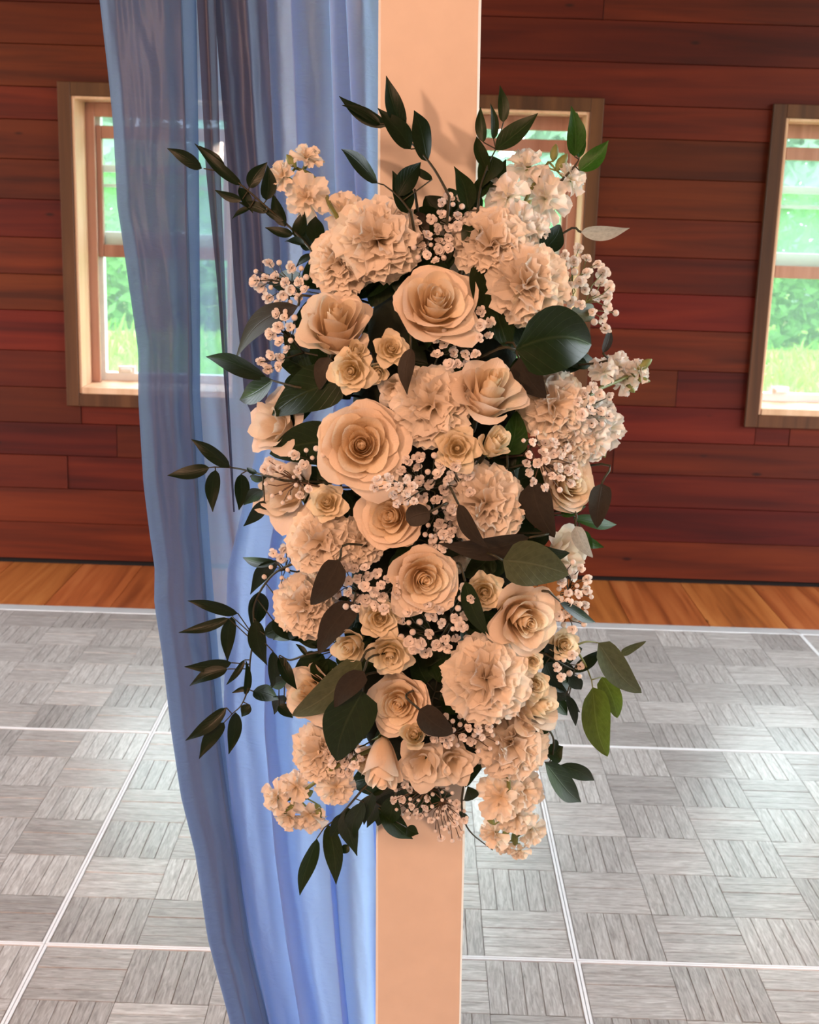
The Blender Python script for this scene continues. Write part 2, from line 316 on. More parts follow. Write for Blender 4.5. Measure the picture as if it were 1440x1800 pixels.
def merge(datas):
    V, Fc = [], []
    for v, f in datas:
        o = len(V); V += v; Fc += [tuple(i + o for i in q) for q in f]
    return V, Fc
def curve_pts(pts, n=8):
    """smooth line through a few points"""
    pts = [Vector(p) for p in pts]
    if len(pts) == 2: return [pts[0].lerp(pts[1], i / n) for i in range(n + 1)]
    P = [pts[0] * 2 - pts[1]] + pts + [pts[-1] * 2 - pts[-2]]; out = []
    for i in range(1, len(P) - 2):
        a, b, c, d = P[i - 1:i + 3]
        for k in range(n):
            t = k / n
            out.append(.5 * ((2 * b) + (c - a) * t + (2 * a - 5 * b + 4 * c - d) * t * t + (3 * b - a - 3 * c + d) * t ** 3))
    out.append(pts[-1]); return out
def tube(name, pts, r0, mat, parent, r1=None, sides=5, origin=None):
    v, f = tube_data(pts, r0, r1, sides)
    if origin is not None: v = [p - Vector(origin) for p in v]
    return link(name, mesh(name, v, f, mat), parent)

# ================================================================== the place
# ---- ground and plants outside
g = link('ground', mesh('ground', [(-40, -30, -.32), (40, -30, -.32), (40, 45, -.32), (-40, 45, -.32)], [(0, 1, 2, 3)], 'meadow', [(0, 0), (1, 0), (1, 1), (0, 1)], False))
tag(g, 'bright green meadow ground outside the barn windows', 'ground', kind='structure')
rnd = random.Random(5)
V, Fc, UV = [], [], []
for i in range(9000):
    y = 5.5 + 9.6 * rnd.random() ** 1.3; x = (rnd.random() * 2 - 1) * (1.2 + y * .42); h = .08 + .22 * rnd.random(); a = rnd.random() * 3.14; w = .02 + .02 * rnd.random()
    dx, dy = math.cos(a) * w, math.sin(a) * w; lx, ly = rnd.gauss(0, .06), rnd.gauss(0, .06); o = len(V)
    V += [(x - dx, y - dy, -.32), (x + dx, y + dy, -.32), (x + lx + dx * .5, y + ly + dy * .5, -.32 + h * .7), (x + lx * 1.6, y + ly * 1.6, -.32 + h)]
    UV += [(.3, 0), (.7, 0), (.6, .7), (.5, 1)]; Fc += [(o, o + 1, o + 2), (o, o + 2, o + 3)]
tag(link('meadow_grass', mesh('meadow_grass', V, Fc, 'blade', UV)), 'long bright green grass growing outside the windows', 'grass', kind='stuff')
def foliage(name, x0, x1, y0, y1, z0, z1, n, size, seed, label, mat='hedge'):
    r = random.Random(seed); V, Fc, UV = [], [], []
    for i in range(n):
        fx = r.random(); x = x0 + (x1 - x0) * fx; top = z1 * (.8 + .25 * noise.noise(Vector((x * .5, seed, 0)))); z = z0 + (top - z0) * r.random()
        y = y0 + (y1 - y0) * (r.random() ** 1.5) + .9 * noise.noise(Vector((x * .7, z * .7, seed)))
        d = Vector((r.gauss(0, 1), r.gauss(-.6, .7), r.gauss(.3, .7))).normalized(); a = d.cross(Vector((r.gauss(0, 1), r.gauss(0, 1), 1))).normalized(); b = d.cross(a)
        s = size * (.6 + .8 * r.random()); o = len(V); p = Vector((x, y, z))
        V += [p - a * s, p - b * s * .5, p + a * s, p + b * s * .5]; UV += [(.5, 0), (0, .5), (.5, 1), (1, .5)]; Fc.append((o, o + 1, o + 2, o + 3))
    return tag(link(name, mesh(name, V, Fc, mat, UV)), label, 'hedge', kind='stuff')
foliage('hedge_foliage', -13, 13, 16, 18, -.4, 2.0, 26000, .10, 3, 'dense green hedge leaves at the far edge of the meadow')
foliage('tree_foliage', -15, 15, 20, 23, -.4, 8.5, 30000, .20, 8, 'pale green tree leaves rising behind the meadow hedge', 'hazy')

# ---- wall with three windows
WY = 4.36; WT = .26
WZ0, WZ1 = .553, 1.613; WW = .612
WIN = [-1.185, -.023, 1.139]
RX, RZ = ROOM_X, 3.1
CW = .043                                                   # casing width
holes = [(x + CW, x + WW - CW, WZ0 + CW, WZ1 - CW) for x in WIN]
core = []
xs = [-RX] + [v for h in holes for v in h[:2]] + [RX]
for i in range(0, len(xs), 2): core.append((xs[i], xs[i + 1], WY + .02, WY + WT, -.3, RZ))
for h in holes: core += [(h[0], h[1], WY + .02, WY + WT, -.3, h[2]), (h[0], h[1], WY + .02, WY + WT, h[3], RZ)]
wall = tag(boxes('wall_back', core, 'wall_core'), 'red-brown stained plank wall with three windows', kind='structure')
rnd = random.Random(21)
zl = [.002, .135, .258, .375, .489, .612, .737, .873, .993, 1.114, 1.238, 1.366, 1.492, 1.595, 1.726, 1.854]
while zl[-1] < RZ: zl.append(zl[-1] + .124)
def plank(x0, x1, z0, z1):
    t = rnd.uniform(-.0025, .0025); w = .0007
    b = boxes('plank', [(x0 + w, x1 - w, WY + t, WY + .022, z0 + w, z1 - w)], 'plank', wall, .0012); return b
for r in range(len(zl) - 1):
    z0, z1 = zl[r], zl[r + 1]
    cuts = [-RX]
    while cuts[-1] < RX - .6: cuts.append(cuts[-1] + rnd.uniform(2.2, 4.0))
    cuts[-1] = RX
    if r == 5: cuts = [-RX, -2.2, -.93, .9, RX]
    if r == 4: cuts = [-RX, -1.6, .2, 1.30, RX]
    if r == 3: cuts = [-RX, -1.9, -1.02, .7, 2.1, RX]
    for a, b in zip(cuts, cuts[1:]):
        segs = [(a, b, z0, z1)]
        for h in holes:
            nx = []
            for (p, q, u, v) in segs:
                if q <= h[0] or p >= h[1] or v <= h[2] or u >= h[3]: nx.append((p, q, u, v)); continue
                if p < h[0]: nx.append((p, h[0], u, v))
                if q > h[1]: nx.append((h[1], q, u, v))
                pp, qq = max(p, h[0]), min(q, h[1])
                if u < h[2] - .006: nx.append((pp, qq, u, h[2]))
                if v > h[3] + .006: nx.append((pp, qq, h[3], v))
            segs = nx
        for s in segs:
            if s[1] - s[0] > .004: plank(*s)
wl = ['window half covered by the sheer blue drape', 'window half hidden behind the post and the flowers', 'window cut by the edge of the picture beside the bare planks']
for k, x in enumerate(WIN):
    root = link('window_%d' % (k + 1), None); root.location = (x, WY, WZ0); tag(root, 'wooden sash ' + wl[k], kind='structure')
    W, Hh = WW, WZ1 - WZ0
    def bx(n, bl, mat, par=root, bev=.002): return boxes(n, bl, mat, par, bev)
    # casing boards proud of the planks (mitred look: head and foot between the stiles)
    bx('casing', [(0, CW, -.018, .004, 0, Hh)], 'casing'); bx('casing', [(W - CW, W, -.018, .004, 0, Hh)], 'casing')
    bx('casing', [(CW, W - CW, -.018, .004, Hh - CW, Hh)], 'casing'); bx('casing', [(CW, W - CW, -.018, .004, 0, CW)], 'casing')
    i0, i1, k0, k1 = CW, W - CW, CW, Hh - CW
    t = .010; dpt = .20
    bx('jamb', [(i0, i0 + t, -.012, dpt, k0, k1)], 'jamb'); bx('jamb', [(i1 - t, i1, -.012, dpt, k0, k1)], 'jamb')
    bx('head_jamb', [(i0 + t, i1 - t, -.012, dpt, k1 - t, k1)], 'jamb'); bx('sill', [(i0 + t, i1 - t, -.016, dpt, k0, k0 + .022)], 'jamb')
    # stop beads and raised lower sash
    a0, a1 = i0 + t, i1 - t
    bx('stop_bead', [(a0, a0 + .030, .125, .142, k0 + .022, k1 - t)], 'sash'); bx('stop_bead', [(a1 - .030, a1, .125, .142, k0 + .022, k1 - t)], 'sash')
    bx('head_bead', [(a0 + .030, a1 - .030, .125, .142, k1 - t - .045, k1 - t)], 'sash')
    zt = k1 - t - .072; zm = .47 * Hh
    sash = bx('sash', [(a0, a0 + .046, .150, .178, zm, zt), (a1 - .046, a1, .150, .178, zm, zt), (a0 + .046, a1 - .046, .150, .178, zt - .042, zt), (a0 + .046, a1 - .046, .150, .178, zm, zm + .042)], 'sash')
    bx('pane', [(a0 + .046, a1 - .046, .162, .165, zm + .042, zt - .042)], 'pane_dusty', sash, 0)
    # white storm frame outside
    s = bx('storm_frame', [(a0, a0 + .036, .185, .22, k0, k1), (a1 - .036, a1, .185, .22, k0, k1), (a0 + .036, a1 - .036, .185, .22, k0, k0 + .05), (a0 + .036, a1 - .036, .185, .22, k1 - .016, k1),
                           (a0 + .036, a1 - .036, .185, .22, zm + .035, zm + .085)], 'vinyl')
    bx('pane', [(a0 + .036, a1 - .036, .20, .203, k0 + .05, zm + .035)], 'pane', s, 0)
    bx('pane', [(a0 + .036, a1 - .036, .20, .203, zm + .085, k1 - .016)], 'pane', s, 0)
    bx('storm_rail', [(a0 + .036, a1 - .036, .187, .215, zm + .285, zm + .310)], 'vinyl'); bx('storm_rail', [(a0 + .036, a1 - .036, .187, .215, zm + .235, zm + .247)], 'vinyl')
    bx('latch', [(W * .22, W * .22 + .06, .170, .185, k0 + .05, k0 + .075), (W * .22 + .01, W * .22 + .05, .160, .175, k0 + .055, k0 + .068)], 'vinyl')

# ---- other walls and ceiling: closed room with unseen side openings added to let daylight in
tag(boxes('wall_right', [(RX, RX + .15, -3.2, DAYLIGHT_GAP_R[0], -.3, RZ), (RX, RX + .15, DAYLIGHT_GAP_R[1], WY + WT, -.3, RZ), (RX, RX + .15, DAYLIGHT_GAP_R[0], DAYLIGHT_GAP_R[1], DAYLIGHT_GAP_R[2], RZ)], 'plaster'), 'dark board wall with a wide opening added for daylight', kind='structure')
tag(boxes('wall_left', [(-RX - .15, -RX, -3.2, DAYLIGHT_GAP_L[0], -.3, RZ), (-RX - .15, -RX, DAYLIGHT_GAP_L[1], WY + WT, -.3, RZ), (-RX - .15, -RX, DAYLIGHT_GAP_L[0], DAYLIGHT_GAP_L[1], DAYLIGHT_GAP_L[2], RZ)], 'plaster'), 'dark board wall with an opening added for daylight', kind='structure')
tag(boxes('wall_front', [(-RX - .15, RX + .15, -3.35, -3.2, -.3, RZ)], 'plaster'), 'dark board wall behind the viewer', kind='structure')
tag(boxes('ceiling', [(-RX - .15, RX + .15, -3.35, WY + WT, RZ, RZ + .1)], 'plaster'), 'dark board ceiling over the hall', kind='structure')

# ---- floor: old orange boards, and the parquet dance floor laid on top of them
floor = tag(boxes('floor', [(-RX, RX, -3.2, WY + .02, -.12, -.040)], 'dark_gap'), 'old orange boards with a grey parquet dance floor on top', kind='structure')
rnd = random.Random(4); x = -RX
while x < RX:
    w = rnd.uniform(.19, .26); x1 = min(RX, x + w)
    cut = rnd.uniform(3.9, 4.2)
    boxes('floor_board', [(x + .0006, x1 - .0006, 3.2, WY + .019, -.04, -.018)], 'oldfloor', floor, .001); x = x1
PS = .9125; TS = (PS - .014) / 6
PX0, PY0 = -.602, 1.960                                     # a panel corner
def tile_mesh(rot):
    V, Fc, UV = [], [], []
    for k in range(5):
        a, b = k / 5 + .002, (k + 1) / 5 - .002; z = -.0004 * ((k * 7) % 3)
        prof = [(a, z - .0015), (a + .004, z), (b - .004, z), (b, z - .0015)]
        o = len(V)
        for (u, zz) in prof:
            for v_ in (.002, .998):
                V.append((u * TS, v_ * TS, zz) if not rot else (v_ * TS, u * TS, zz)); UV.append((u, v_))
        for j in range(3):
            q = (o + 2 * j, o + 2 * j + 2, o + 2 * j + 3, o + 2 * j + 1); Fc.append(q if not rot else q[::-1])
    return mesh('parquet_tile', V, Fc, 'parquet', UV, False)
TM = [tile_mesh(False), tile_mesh(True)]
for c in range(-2, 4):
    for r in range(-3, 2):
        x0, y0 = PX0 + (c - 0) * PS, PY0 + r * PS
        near = (r >= -1)
        p = boxes('dance_floor_panel', [(x0 + .0005, x0 + PS - .0005, y0 + .0005, y0 + PS - .0005, -.018, -.0022)], 'tile_bed', floor)
        # aluminium edge around every panel
        e = .0052
        boxes('seam_strip', [(x0 + .0008, x0 + e, y0 + .0008, y0 + PS - .0008, -.0036, .0006), (x0 + PS - e, x0 + PS - .0008, y0 + .0008, y0 + PS - .0008, -.0036, .0006),
                             (x0 + e, x0 + PS - e, y0 + .0008, y0 + e, -.0036, .0006), (x0 + e, x0 + PS - e, y0 + PS - e, y0 + PS - .0008, -.0036, .0006)], 'alu', p)
        if near and not (c in (-2, 3) and r < 0):
            for i in range(6):
                for j in range(6):
                    tx, ty = x0 + .007 + i * TS, y0 + .007 + j * TS
                    if r == -1 and ty + TS < 1.45: continue
                    link('parquet_tile', TM[(i + j) % 2], p, Matrix.Translation((tx, ty, 0)))
        else:
            V, Fc, UV = [], [], []
            for i in range(6):
                for j in range(6):
                    tm = TM[(i + j) % 2]; o = len(V)
                    V += [(v.co.x + x0 + .007 + i * TS, v.co.y + y0 + .007 + j * TS, v.co.z) for v in tm.vertices]
                    Fc += [tuple(q + o for q in pl.vertices) for pl in tm.polygons]
                    uu = {}
                    for lp in tm.loops: uu[lp.vertex_index] = tuple(tm.uv_layers[0].data[lp.index].uv)
                    UV += [uu[q] for q in range(len(tm.vertices))]
            tag(link('parquet_tile', mesh('parquet_tiles', V, Fc, 'parquet', UV, False), p), kind='stuff')
# sloping aluminium edge at the far side of the dance floor
yE = PY0 + 2 * PS
for c in range(-2, 4):
    x0 = PX0 + c * PS
    link('edge_ramp', mesh('edge_ramp', [(x0 + .001, yE, .0006), (x0 + PS - .001, yE, .0006), (x0 + PS - .001, yE + .10, -.0172), (x0 + .001, yE + .10, -.0172)], [(0, 1, 2, 3)], 'alu_edge', smooth=False), floor)

# ---- post
post = link('wooden_post', None)
tag(post, 'square white-painted wooden post that carries the flowers', 'post')
PW = .089; LEAN = math.atan2(-.0222, 1.0)
PC = Vector((.0148, POST_Y + PW / 2, .92))                  # centre line at mid height
V = []; n = 30; b = .0022
prof = [(-PW / 2, -PW / 2 + b), (-PW / 2 + b, -PW / 2), (PW / 2 - b, -PW / 2), (PW / 2, -PW / 2 + b), (PW / 2, PW / 2 - b), (PW / 2 - b, PW / 2), (-PW / 2 + b, PW / 2), (-PW / 2, PW / 2 - b)]
for i in range(n + 1):
    z = 2.35 * i / n
    for k, (px_, py_) in enumerate(prof):
        w = .0006 * noise.noise(Vector((k * 3.1, z * 9, 1)))
        V.append((PC.x + (z - PC.z) * -.0222 + px_ + w, PC.y + py_, z))
Fc = [(i * 8 + k, i * 8 + (k + 1) % 8, (i + 1) * 8 + (k + 1) % 8, (i + 1) * 8 + k) for i in range(n) for k in range(8)] + [tuple(range(8))[::-1], tuple(n * 8 + k for k in range(8))]
link('shaft', mesh('shaft', V, Fc, 'post', smooth=False), post)

# ---- drape
drape = link('chiffon_drape', None)
DY = 1.315
drape.location = at(480, 2200, DY)
tag(drape, 'sheer dusty-blue chiffon drape hanging beside the white post', 'curtain')
def lerp_tab(tab, y):
    if y <= tab[0][0]: return tab[0][1]
    for (a, b), (c, d) in zip(tab, tab[1:]):
        if y <= c:
            t = (y - a) / (c - a); return b + (d - b) * t
    (a, b), (c, d) = tab[-2], tab[-1]; return d + (d - b) * (y - c) / (c - a) * .6
def panel(name, left, right, depth, folds, mat, nu=90, nv=130, y0=-1050, y1=2215, wr=.003, seed=1, pleats=()):
    """cloth between two edge lines; depth(u, y) gives the set-back, folds the pleats"""
    V, UV = [], []
    for j in range(nv):
        y = y0 + (y1 - y0) * j / (nv - 1)
        a, b = lerp_tab(left, y), lerp_tab(right, y)
        for i in range(nu):
            u = i / (nu - 1); d = depth(u, y)
            for (u0, wd, am, drift, grow) in folds:
                uc = u0 + drift * (y - 900) / 900
                am2 = am * (1 + grow * (y - 900) / 900)
                d -= am2 * math.exp(-((u - uc) / wd) ** 2)
            sx = 0.0
            for (u0, wd, ap, dep, drift) in pleats:
                s = (u - u0 - drift * (y - 900) / 900) / wd; ex = s * math.exp(-s * s); sx -= ap * ex; d -= dep * ex
            q = Vector((u * 7 * (b - a) / 200, y / 160, seed))
            d += wr * noise.noise(q) + wr * .7 * noise.noise(q * 2.3) + wr * .5 * noise.noise(Vector((u * 3, y / 45, seed + 9)))
            V.append(at(a + (b - a) * u + sx, y, DY + d) - drape.location); UV.append((u * (b - a) / 300, y / 300))
    return link(name, mesh(name, V, grid_faces(nu, nv), mat, UV), drape)
LE = [(-1050, 120), (-100, 168), (0, 175), (130, 190), (220, 199), (300, 203), (360, 206), (420, 215), (560, 235), (620, 243), (700, 243), (850, 252), (930, 262), (1000, 272), (1060, 271), (1150, 285), (1280, 300), (1400, 318), (1500, 343), (1650, 365), (1800, 405)]
LR = [(-1050, 330), (0, 345), (300, 350), (560, 352), (700, 352), (1000, 372), (1280, 395), (1500, 425), (1650, 445), (1800, 480)]
half = lambda amp, off: (lambda u, y: off - amp * math.sqrt(max(0, 1 - (2 * u - 1) ** 2)))
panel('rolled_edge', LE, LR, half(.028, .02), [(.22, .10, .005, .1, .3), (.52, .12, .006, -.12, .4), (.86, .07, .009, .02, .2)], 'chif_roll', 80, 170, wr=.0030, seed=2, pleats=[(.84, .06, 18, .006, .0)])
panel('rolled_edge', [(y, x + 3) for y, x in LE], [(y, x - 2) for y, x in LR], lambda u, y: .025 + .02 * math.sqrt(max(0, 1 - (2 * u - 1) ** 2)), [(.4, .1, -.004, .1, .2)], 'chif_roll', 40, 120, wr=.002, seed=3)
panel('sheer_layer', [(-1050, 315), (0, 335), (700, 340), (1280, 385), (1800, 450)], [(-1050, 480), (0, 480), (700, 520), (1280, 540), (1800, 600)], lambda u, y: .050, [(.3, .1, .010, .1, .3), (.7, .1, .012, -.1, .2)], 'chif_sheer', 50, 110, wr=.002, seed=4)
panel('folded_strip', [(-1050, 335), (0, 346), (300, 362), (500, 382), (700, 396), (900, 410)], [(-1050, 390), (0, 379), (300, 388), (500, 396), (700, 403), (900, 413)], lambda u, y: -.004, [(.5, .3, .008, 0, 0)], 'chif_shaded', 16, 100, y1=900, wr=.001, seed=5)
panel('shaded_panel', [(-1050, 350), (0, 376), (300, 400), (500, 412), (700, 430), (860, 500)], [(-1050, 462), (0, 471), (300, 487), (450, 497), (700, 512), (860, 520)], lambda u, y: .022 + .02 * u, [(.25, .1, .006, .1, .2), (.6, .12, .010, .0, .2)], 'chif_shaded', 40, 110, y1=860, wr=.002, seed=6)
panel('light_panel', [(-1050, 455), (0, 468), (300, 483), (450, 493), (700, 470), (860, 435), (1000, 400), (1280, 392), (1500, 415), (1650, 440), (1800, 474)], [(-1050, 690), (0, 690), (1300, 690), (1800, 690)], lambda u, y: .012 + .004 * math.sin(u * 15 + y / 500), [(.0, .05, .010, 0, .3), (.27, .07, .013, .05, .5), (.60, .06, .013, .02, .6), (.83, .05, .013, .08, .7)], 'chif', 150, 170, wr=.0016, seed=7, pleats=[(.24, .05, 26, .010, .03), (.57, .05, 28, .012, .05), (.80, .04, 24, .010, .15)])

# ================================================================== flower builders
def facing(fx, fy, spin=0.0):
    d = (-FW + RT * fx + UP * fy).normalized()
    return d.to_track_quat('Z', 'Y').to_matrix().to_4x4() @ Matrix.Rotation(spin, 4, 'Z')
def root_at(name, loc, rot, size):
    o = link(name, None); o.matrix_basis = Matrix.Translation(loc) @ rot @ Matrix.Scale(size, 4)
    o.empty_display_size = .01; return o
def local_tube(name, pts, r, mat, parent, r1=None, sides=5):
    inv = parent.matrix_basis.inverted(); v, f = tube_data(pts, r, r1, sides)
    return link(name, mesh(name, [inv @ p for p in v], f, mat), parent)
def foam_point(x, y):
    return at(765 + (x - 765) * .30, min(1300, max(540, y + (900 - y) * .12)), POST_Y - .03)
def flower_stem(parent, x, y, back, mat='stem_dark', r=.0022):
    a = parent.matrix_basis @ Vector((0, 0, back)); b = foam_point(x, y)
    d = (parent.matrix_basis.to_3x3() @ Vector((0, 0, -1))).normalized()
    m = a + d * (b - a).length * .35
    local_tube('stem', curve_pts([a, m, b], 4), r, mat, parent)

def cup_petal(rt, zt, zb, curl, om, wav, seed, pt=.03, nu=11, nv=9, sp=.05, k=6.0):
    r = random.Random(seed); ph, ph2 = r.random() * 6, r.random() * 6; V, UV = [], []; rb = .07
    for j in range(nv):
        for i in range(nu):
            u = -1 + 2 * i / (nu - 1); v0 = j / (nv - 1)
            vm = 1 - .36 * abs(u) ** 2.3 + pt * math.exp(-(u / .22) ** 2) + .03 * math.sin(u * 4 + ph)
            v = v0 * vm
            rr = rb + (rt - rb) * (math.sin(min(v, 1.1) * 1.4) / math.sin(1.4)) ** .62
            zz = zb + (zt - zb) * v ** 1.12
            s = max(0, (v - .66) / .34); s2 = s * (1 + .25 * math.sin(u * 3 + ph2))
            rr += curl * s2 ** 1.4; zz -= curl * .85 * s2 ** 2
            wv = wav * v ** 3 * math.sin(u * k + ph); rr += wv; zz += wav * .7 * v ** 3 * math.sin(u * k * 1.7 + ph2)
            rr += sp * u * v
            th = u * om * (.55 + .45 * math.sin(min(1, v * 1.3) * math.pi / 2))
            V.append((rr * math.cos(th), rr * math.sin(th), zz)); UV.append((i / (nu - 1), v))
    return V, grid_faces(nu, nv), UV
def spiral_core(zt, zb, r0, turns, seed):
    r = random.Random(seed); V, UV = [], []; n = 44
    for j in range(5):
        v = j / 4
        for i in range(n):
            t = i / (n - 1); th = t * turns * 2 * math.pi; rr = (.004 + r0 * t ** .75) * (1 + .07 * math.sin(th * 2.3)) * (.78 + .22 * math.sin(v * 2.2)) + .015 * (v ** 3)
            V.append((rr * math.cos(th), rr * math.sin(th), zb + (zt - zb + .05 * math.sin(th * 1.7) + .03 * (1 - t)) * v)); UV.append((t, .25 + v * .5))
    Fc = grid_faces(n, 5); o = len(V)                       # rolled tip closing the middle of the scroll
    for j in range(5):
        rr = r0 * .55 * (1, .95, .85, .6, .06)[j]; z = zt - .15 + (-.5, -.20, -.08, -.03, -.02)[j]
        for i in range(10): V.append((rr * math.cos(i * .6283), rr * math.sin(i * .6283), z + .015 * math.sin(i * 1.9))); UV.append((i / 10, .7))
    Fc += [(o + j * 10 + i, o + j * 10 + (i + 1) % 10, o + (j + 1) * 10 + (i + 1) % 10, o + (j + 1) * 10 + i) for j in range(4) for i in range(10)]
    return V, Fc, UV
def flower_kind(name, layers, core, mats, seed, nvar=2):
    """returns the list of petals: (mesh, angle) and the core mesh"""
    r = random.Random(seed); petals = []
    cm = None
    if core:
        v, f, uv = spiral_core(*core, seed); cm = mesh(name + '_core', v, f, mats[0], uv)
    th0 = r.random() * 6
    for li, (cnt, rt, zt, zb, curl, om, wav, mi, k) in enumerate(layers):
        ms = []
        for q in range(nvar):
            v, f, uv = cup_petal(rt * (1 + .05 * q), zt * (1 - .04 * q) - .03 * q, zb, curl * (1 + .35 * q), om, wav, seed * 31 + li * 7 + q, k=k)
            ms.append(mesh(name + '_petal', v, f, mats[mi], uv))
        th0 += .7
        for c in range(cnt): petals.append((ms[c % nvar], th0 + 2 * math.pi * c / cnt + r.uniform(-.12, .12), 1 + r.uniform(-.04, .05)))
    return petals, cm
D2 = math.radians
KIND = {}
KIND['rose_open'] = flower_kind('rose', [(3, .25, .20, -.75, .02, D2(78), .008, 0, 5), (3, .37, .22, -.75, .05, D2(72), .012, 0, 5), (4, .50, .17, -.76, .10, D2(62), .016, 0, 5), (5, .64, .11, -.80, .15, D2(56), .02, 1, 5), (5, .78, .0, -.84, .17, D2(56), .025, 1, 5), (3, .84, -.12, -.86, .17, D2(56), .03, 1, 5)], (.20, -.6, .20, 2.6), ('rose_in', 'rose'), 11)
KIND['rose_tight'] = flower_kind('rose', [(3, .22, .42, -1.0, .02, D2(80), .008, 0, 5), (3, .34, .42, -1.0, .05, D2(74), .012, 0, 5), (4, .47, .36, -1.02, .10, D2(64), .018, 1, 5), (5, .60, .22, -1.03, .17, D2(56), .024, 1, 5), (4, .72, .04, -1.05, .17, D2(56), .03, 1, 5)], (.40, -.6, .17, 2.6), ('rose_in', 'rose'), 17)
KIND['rose_bud'] = flower_kind('rose', [(3, .26, .60, -1.0, .02, D2(80), .008, 1, 5), (3, .40, .56, -1.02, .05, D2(72), .012, 1, 5), (4, .50, .46, -1.04, .10, D2(62), .02, 1, 5)], (.55, -.6, .18, 2.3), ('rose', 'rose'), 23)
KIND['spray'] = flower_kind('spray_rose', [(3, .30, .30, -.8, .03, D2(76), .02, 0, 7), (4, .46, .30, -.8, .08, D2(62), .03, 0, 7), (5, .64, .16, -.82, .14, D2(52), .045, 0, 7), (5, .82, -.06, -.82, .18, D2(46), .06, 0, 7)], (.30, -.5, .22, 2.4), ('spray',), 29)
KIND['spray_bud'] = flower_kind('spray_rose', [(3, .30, .62, -1.0, .03, D2(76), .015, 0, 6), (4, .46, .55, -1.0, .08, D2(62), .03, 0, 6), (3, .60, .34, -1.02, .16, D2(52), .05, 0, 6)], (.58, -.6, .2, 2.3), ('spray',), 37)
KIND['lisi'] = flower_kind('lisianthus', [(4, .34, .30, -.9, .08, D2(62), .04, 0, 6), (5, .56, .22, -.92, .15, D2(56), .05, 0, 6), (5, .80, .04, -.92, .20, D2(54), .06, 0, 6)], None, ('carn',), 41)
def place_flower(kind, name, x, y, r, fx, fy, label, dq=0.0, spin=None, cat=None, group=None, squash=1.0):
    loc = fp(x, y, dq); sz = r * pxm(loc); rr = random.Random(int(x * 7 + y))
    rot = facing(fx, fy, rr.random() * 6.28 if spin is None else spin)
    o = root_at(name, loc, rot @ Matrix.Diagonal((1, 1, squash, 1)), sz)
    tag(o, label, cat or name.replace('_', ' '), group)
    petals, cm = KIND[kind]
    if cm: link('center', cm, o)
    for me, th, s in petals:
        link('petal', me, o, Matrix.Rotation(th, 4, 'Z') @ Matrix.Rotation(rr.uniform(-.05, .05), 4, 'Y') @ Matrix.Diagonal((s, s, 1 + rr.uniform(-.05, .05), 1)))
    # green calyx under the cup
    zb = -.8 if 'open' in kind or kind == 'spray' else -1.0
    V = [(0, 0, zb - .22)] + [(.13 * math.cos(a), .13 * math.sin(a), zb - .05) for a in [i * math.pi / 4 for i in range(8)]] + [(.34 * math.cos(a) * (1 if i % 2 else .35), .34 * math.sin(a) * (1 if i % 2 else .35), zb + (.02 if i % 2 else .0)) for i, a in enumerate([i * math.pi / 4 for i in range(8)])]
    Fc = [(0, 1 + (i + 1) % 8, 1 + i) for i in range(8)] + [(1 + i, 1 + (i + 1) % 8, 9 + (i + 1) % 8, 9 + i) for i in range(8)]
    link('calyx', mesh('calyx', V, Fc, 'calyx'), o)
    flower_stem(o, x, y, zb - .2)
    return o

def fan_petal(seed, mat, spread=.55, ruf=.16, teeth=.05, nu=11, nv=6, round_=.12):
    r = random.Random(seed); a, b = r.random() * 6, r.random() * 6; V, UV = [], []
    for j in range(nv):
        for i in range(nu):
            u = -1 + 2 * i / (nu - 1); v0 = j / (nv - 1)
            vm = 1 - round_ * u * u + teeth * (1 if i % 2 else -1) * (.4 + .6 * r.random() if j == nv - 1 else .5) * (v0 ** 6)
            v = v0 * vm; w = .06 + spread * v ** 1.15
            y = ruf * v ** 1.8 * math.sin(u * 4.5 + a) + ruf * .55 * v ** 3 * math.sin(u * 11 + b) - .16 * v * v
            V.append((u * w, y, v)); UV.append((i / (nu - 1), v))
    return mesh('petal', V, grid_faces(nu, nv), mat, UV)
CP = [fan_petal(s, 'carn', .52, .15, .035) for s in (1, 2, 3, 4, 5)]
SP = [fan_petal(s, 'stock', .52, .17, .03, 11, 6, .28) for s in (6, 7, 8)]
SPW = [fan_petal(s, 'carn', .52, .17, .03, 11, 6, .28) for s in (16, 17, 18)]
def fan_matrix(th, tilt, s, z0): return Matrix.Translation((0, 0, z0)) @ Matrix.Rotation(th, 4, 'Z') @ Matrix.Rotation(tilt, 4, 'X') @ Matrix.Diagonal((s, s, s, 1))
CARN_LAYERS = [(6, 10, .92), (8, 26, .98), (9, 43, 1.0), (10, 60, 1.02), (11, 78, 1.02), (10, 97, .98)]
def carnation(x, y, r, fx, fy, label, dq=0.0, squash=.85, group='ruffled carnations in the arrangement', layers=CARN_LAYERS):
    loc = fp(x, y, dq); sz = r * pxm(loc); rr = random.Random(int(x * 3 + y * 5))
    o = root_at('carnation', loc, facing(fx, fy, rr.random() * 6) @ Matrix.Diagonal((1, 1, squash, 1)), sz); tag(o, label, 'flower', group)
    for cnt, tl, s in layers:
        t0 = rr.random() * 6
        for c in range(cnt):
            link('petal', CP[rr.randrange(5)], o, fan_matrix(t0 + 2 * math.pi * c / cnt + rr.uniform(-.15, .15), D2(tl + rr.uniform(-7, 7)), s * rr.uniform(.9, 1.06), -.40))
    v, f = tube_data([Vector((0, 0, -1.25)), Vector((0, 0, -.8)), Vector((0, 0, -.36))], .14, .24, 8)
    link('calyx', mesh('calyx', v, f, 'calyx'), o)
    flower_stem(o, x, y, -1.2); return o

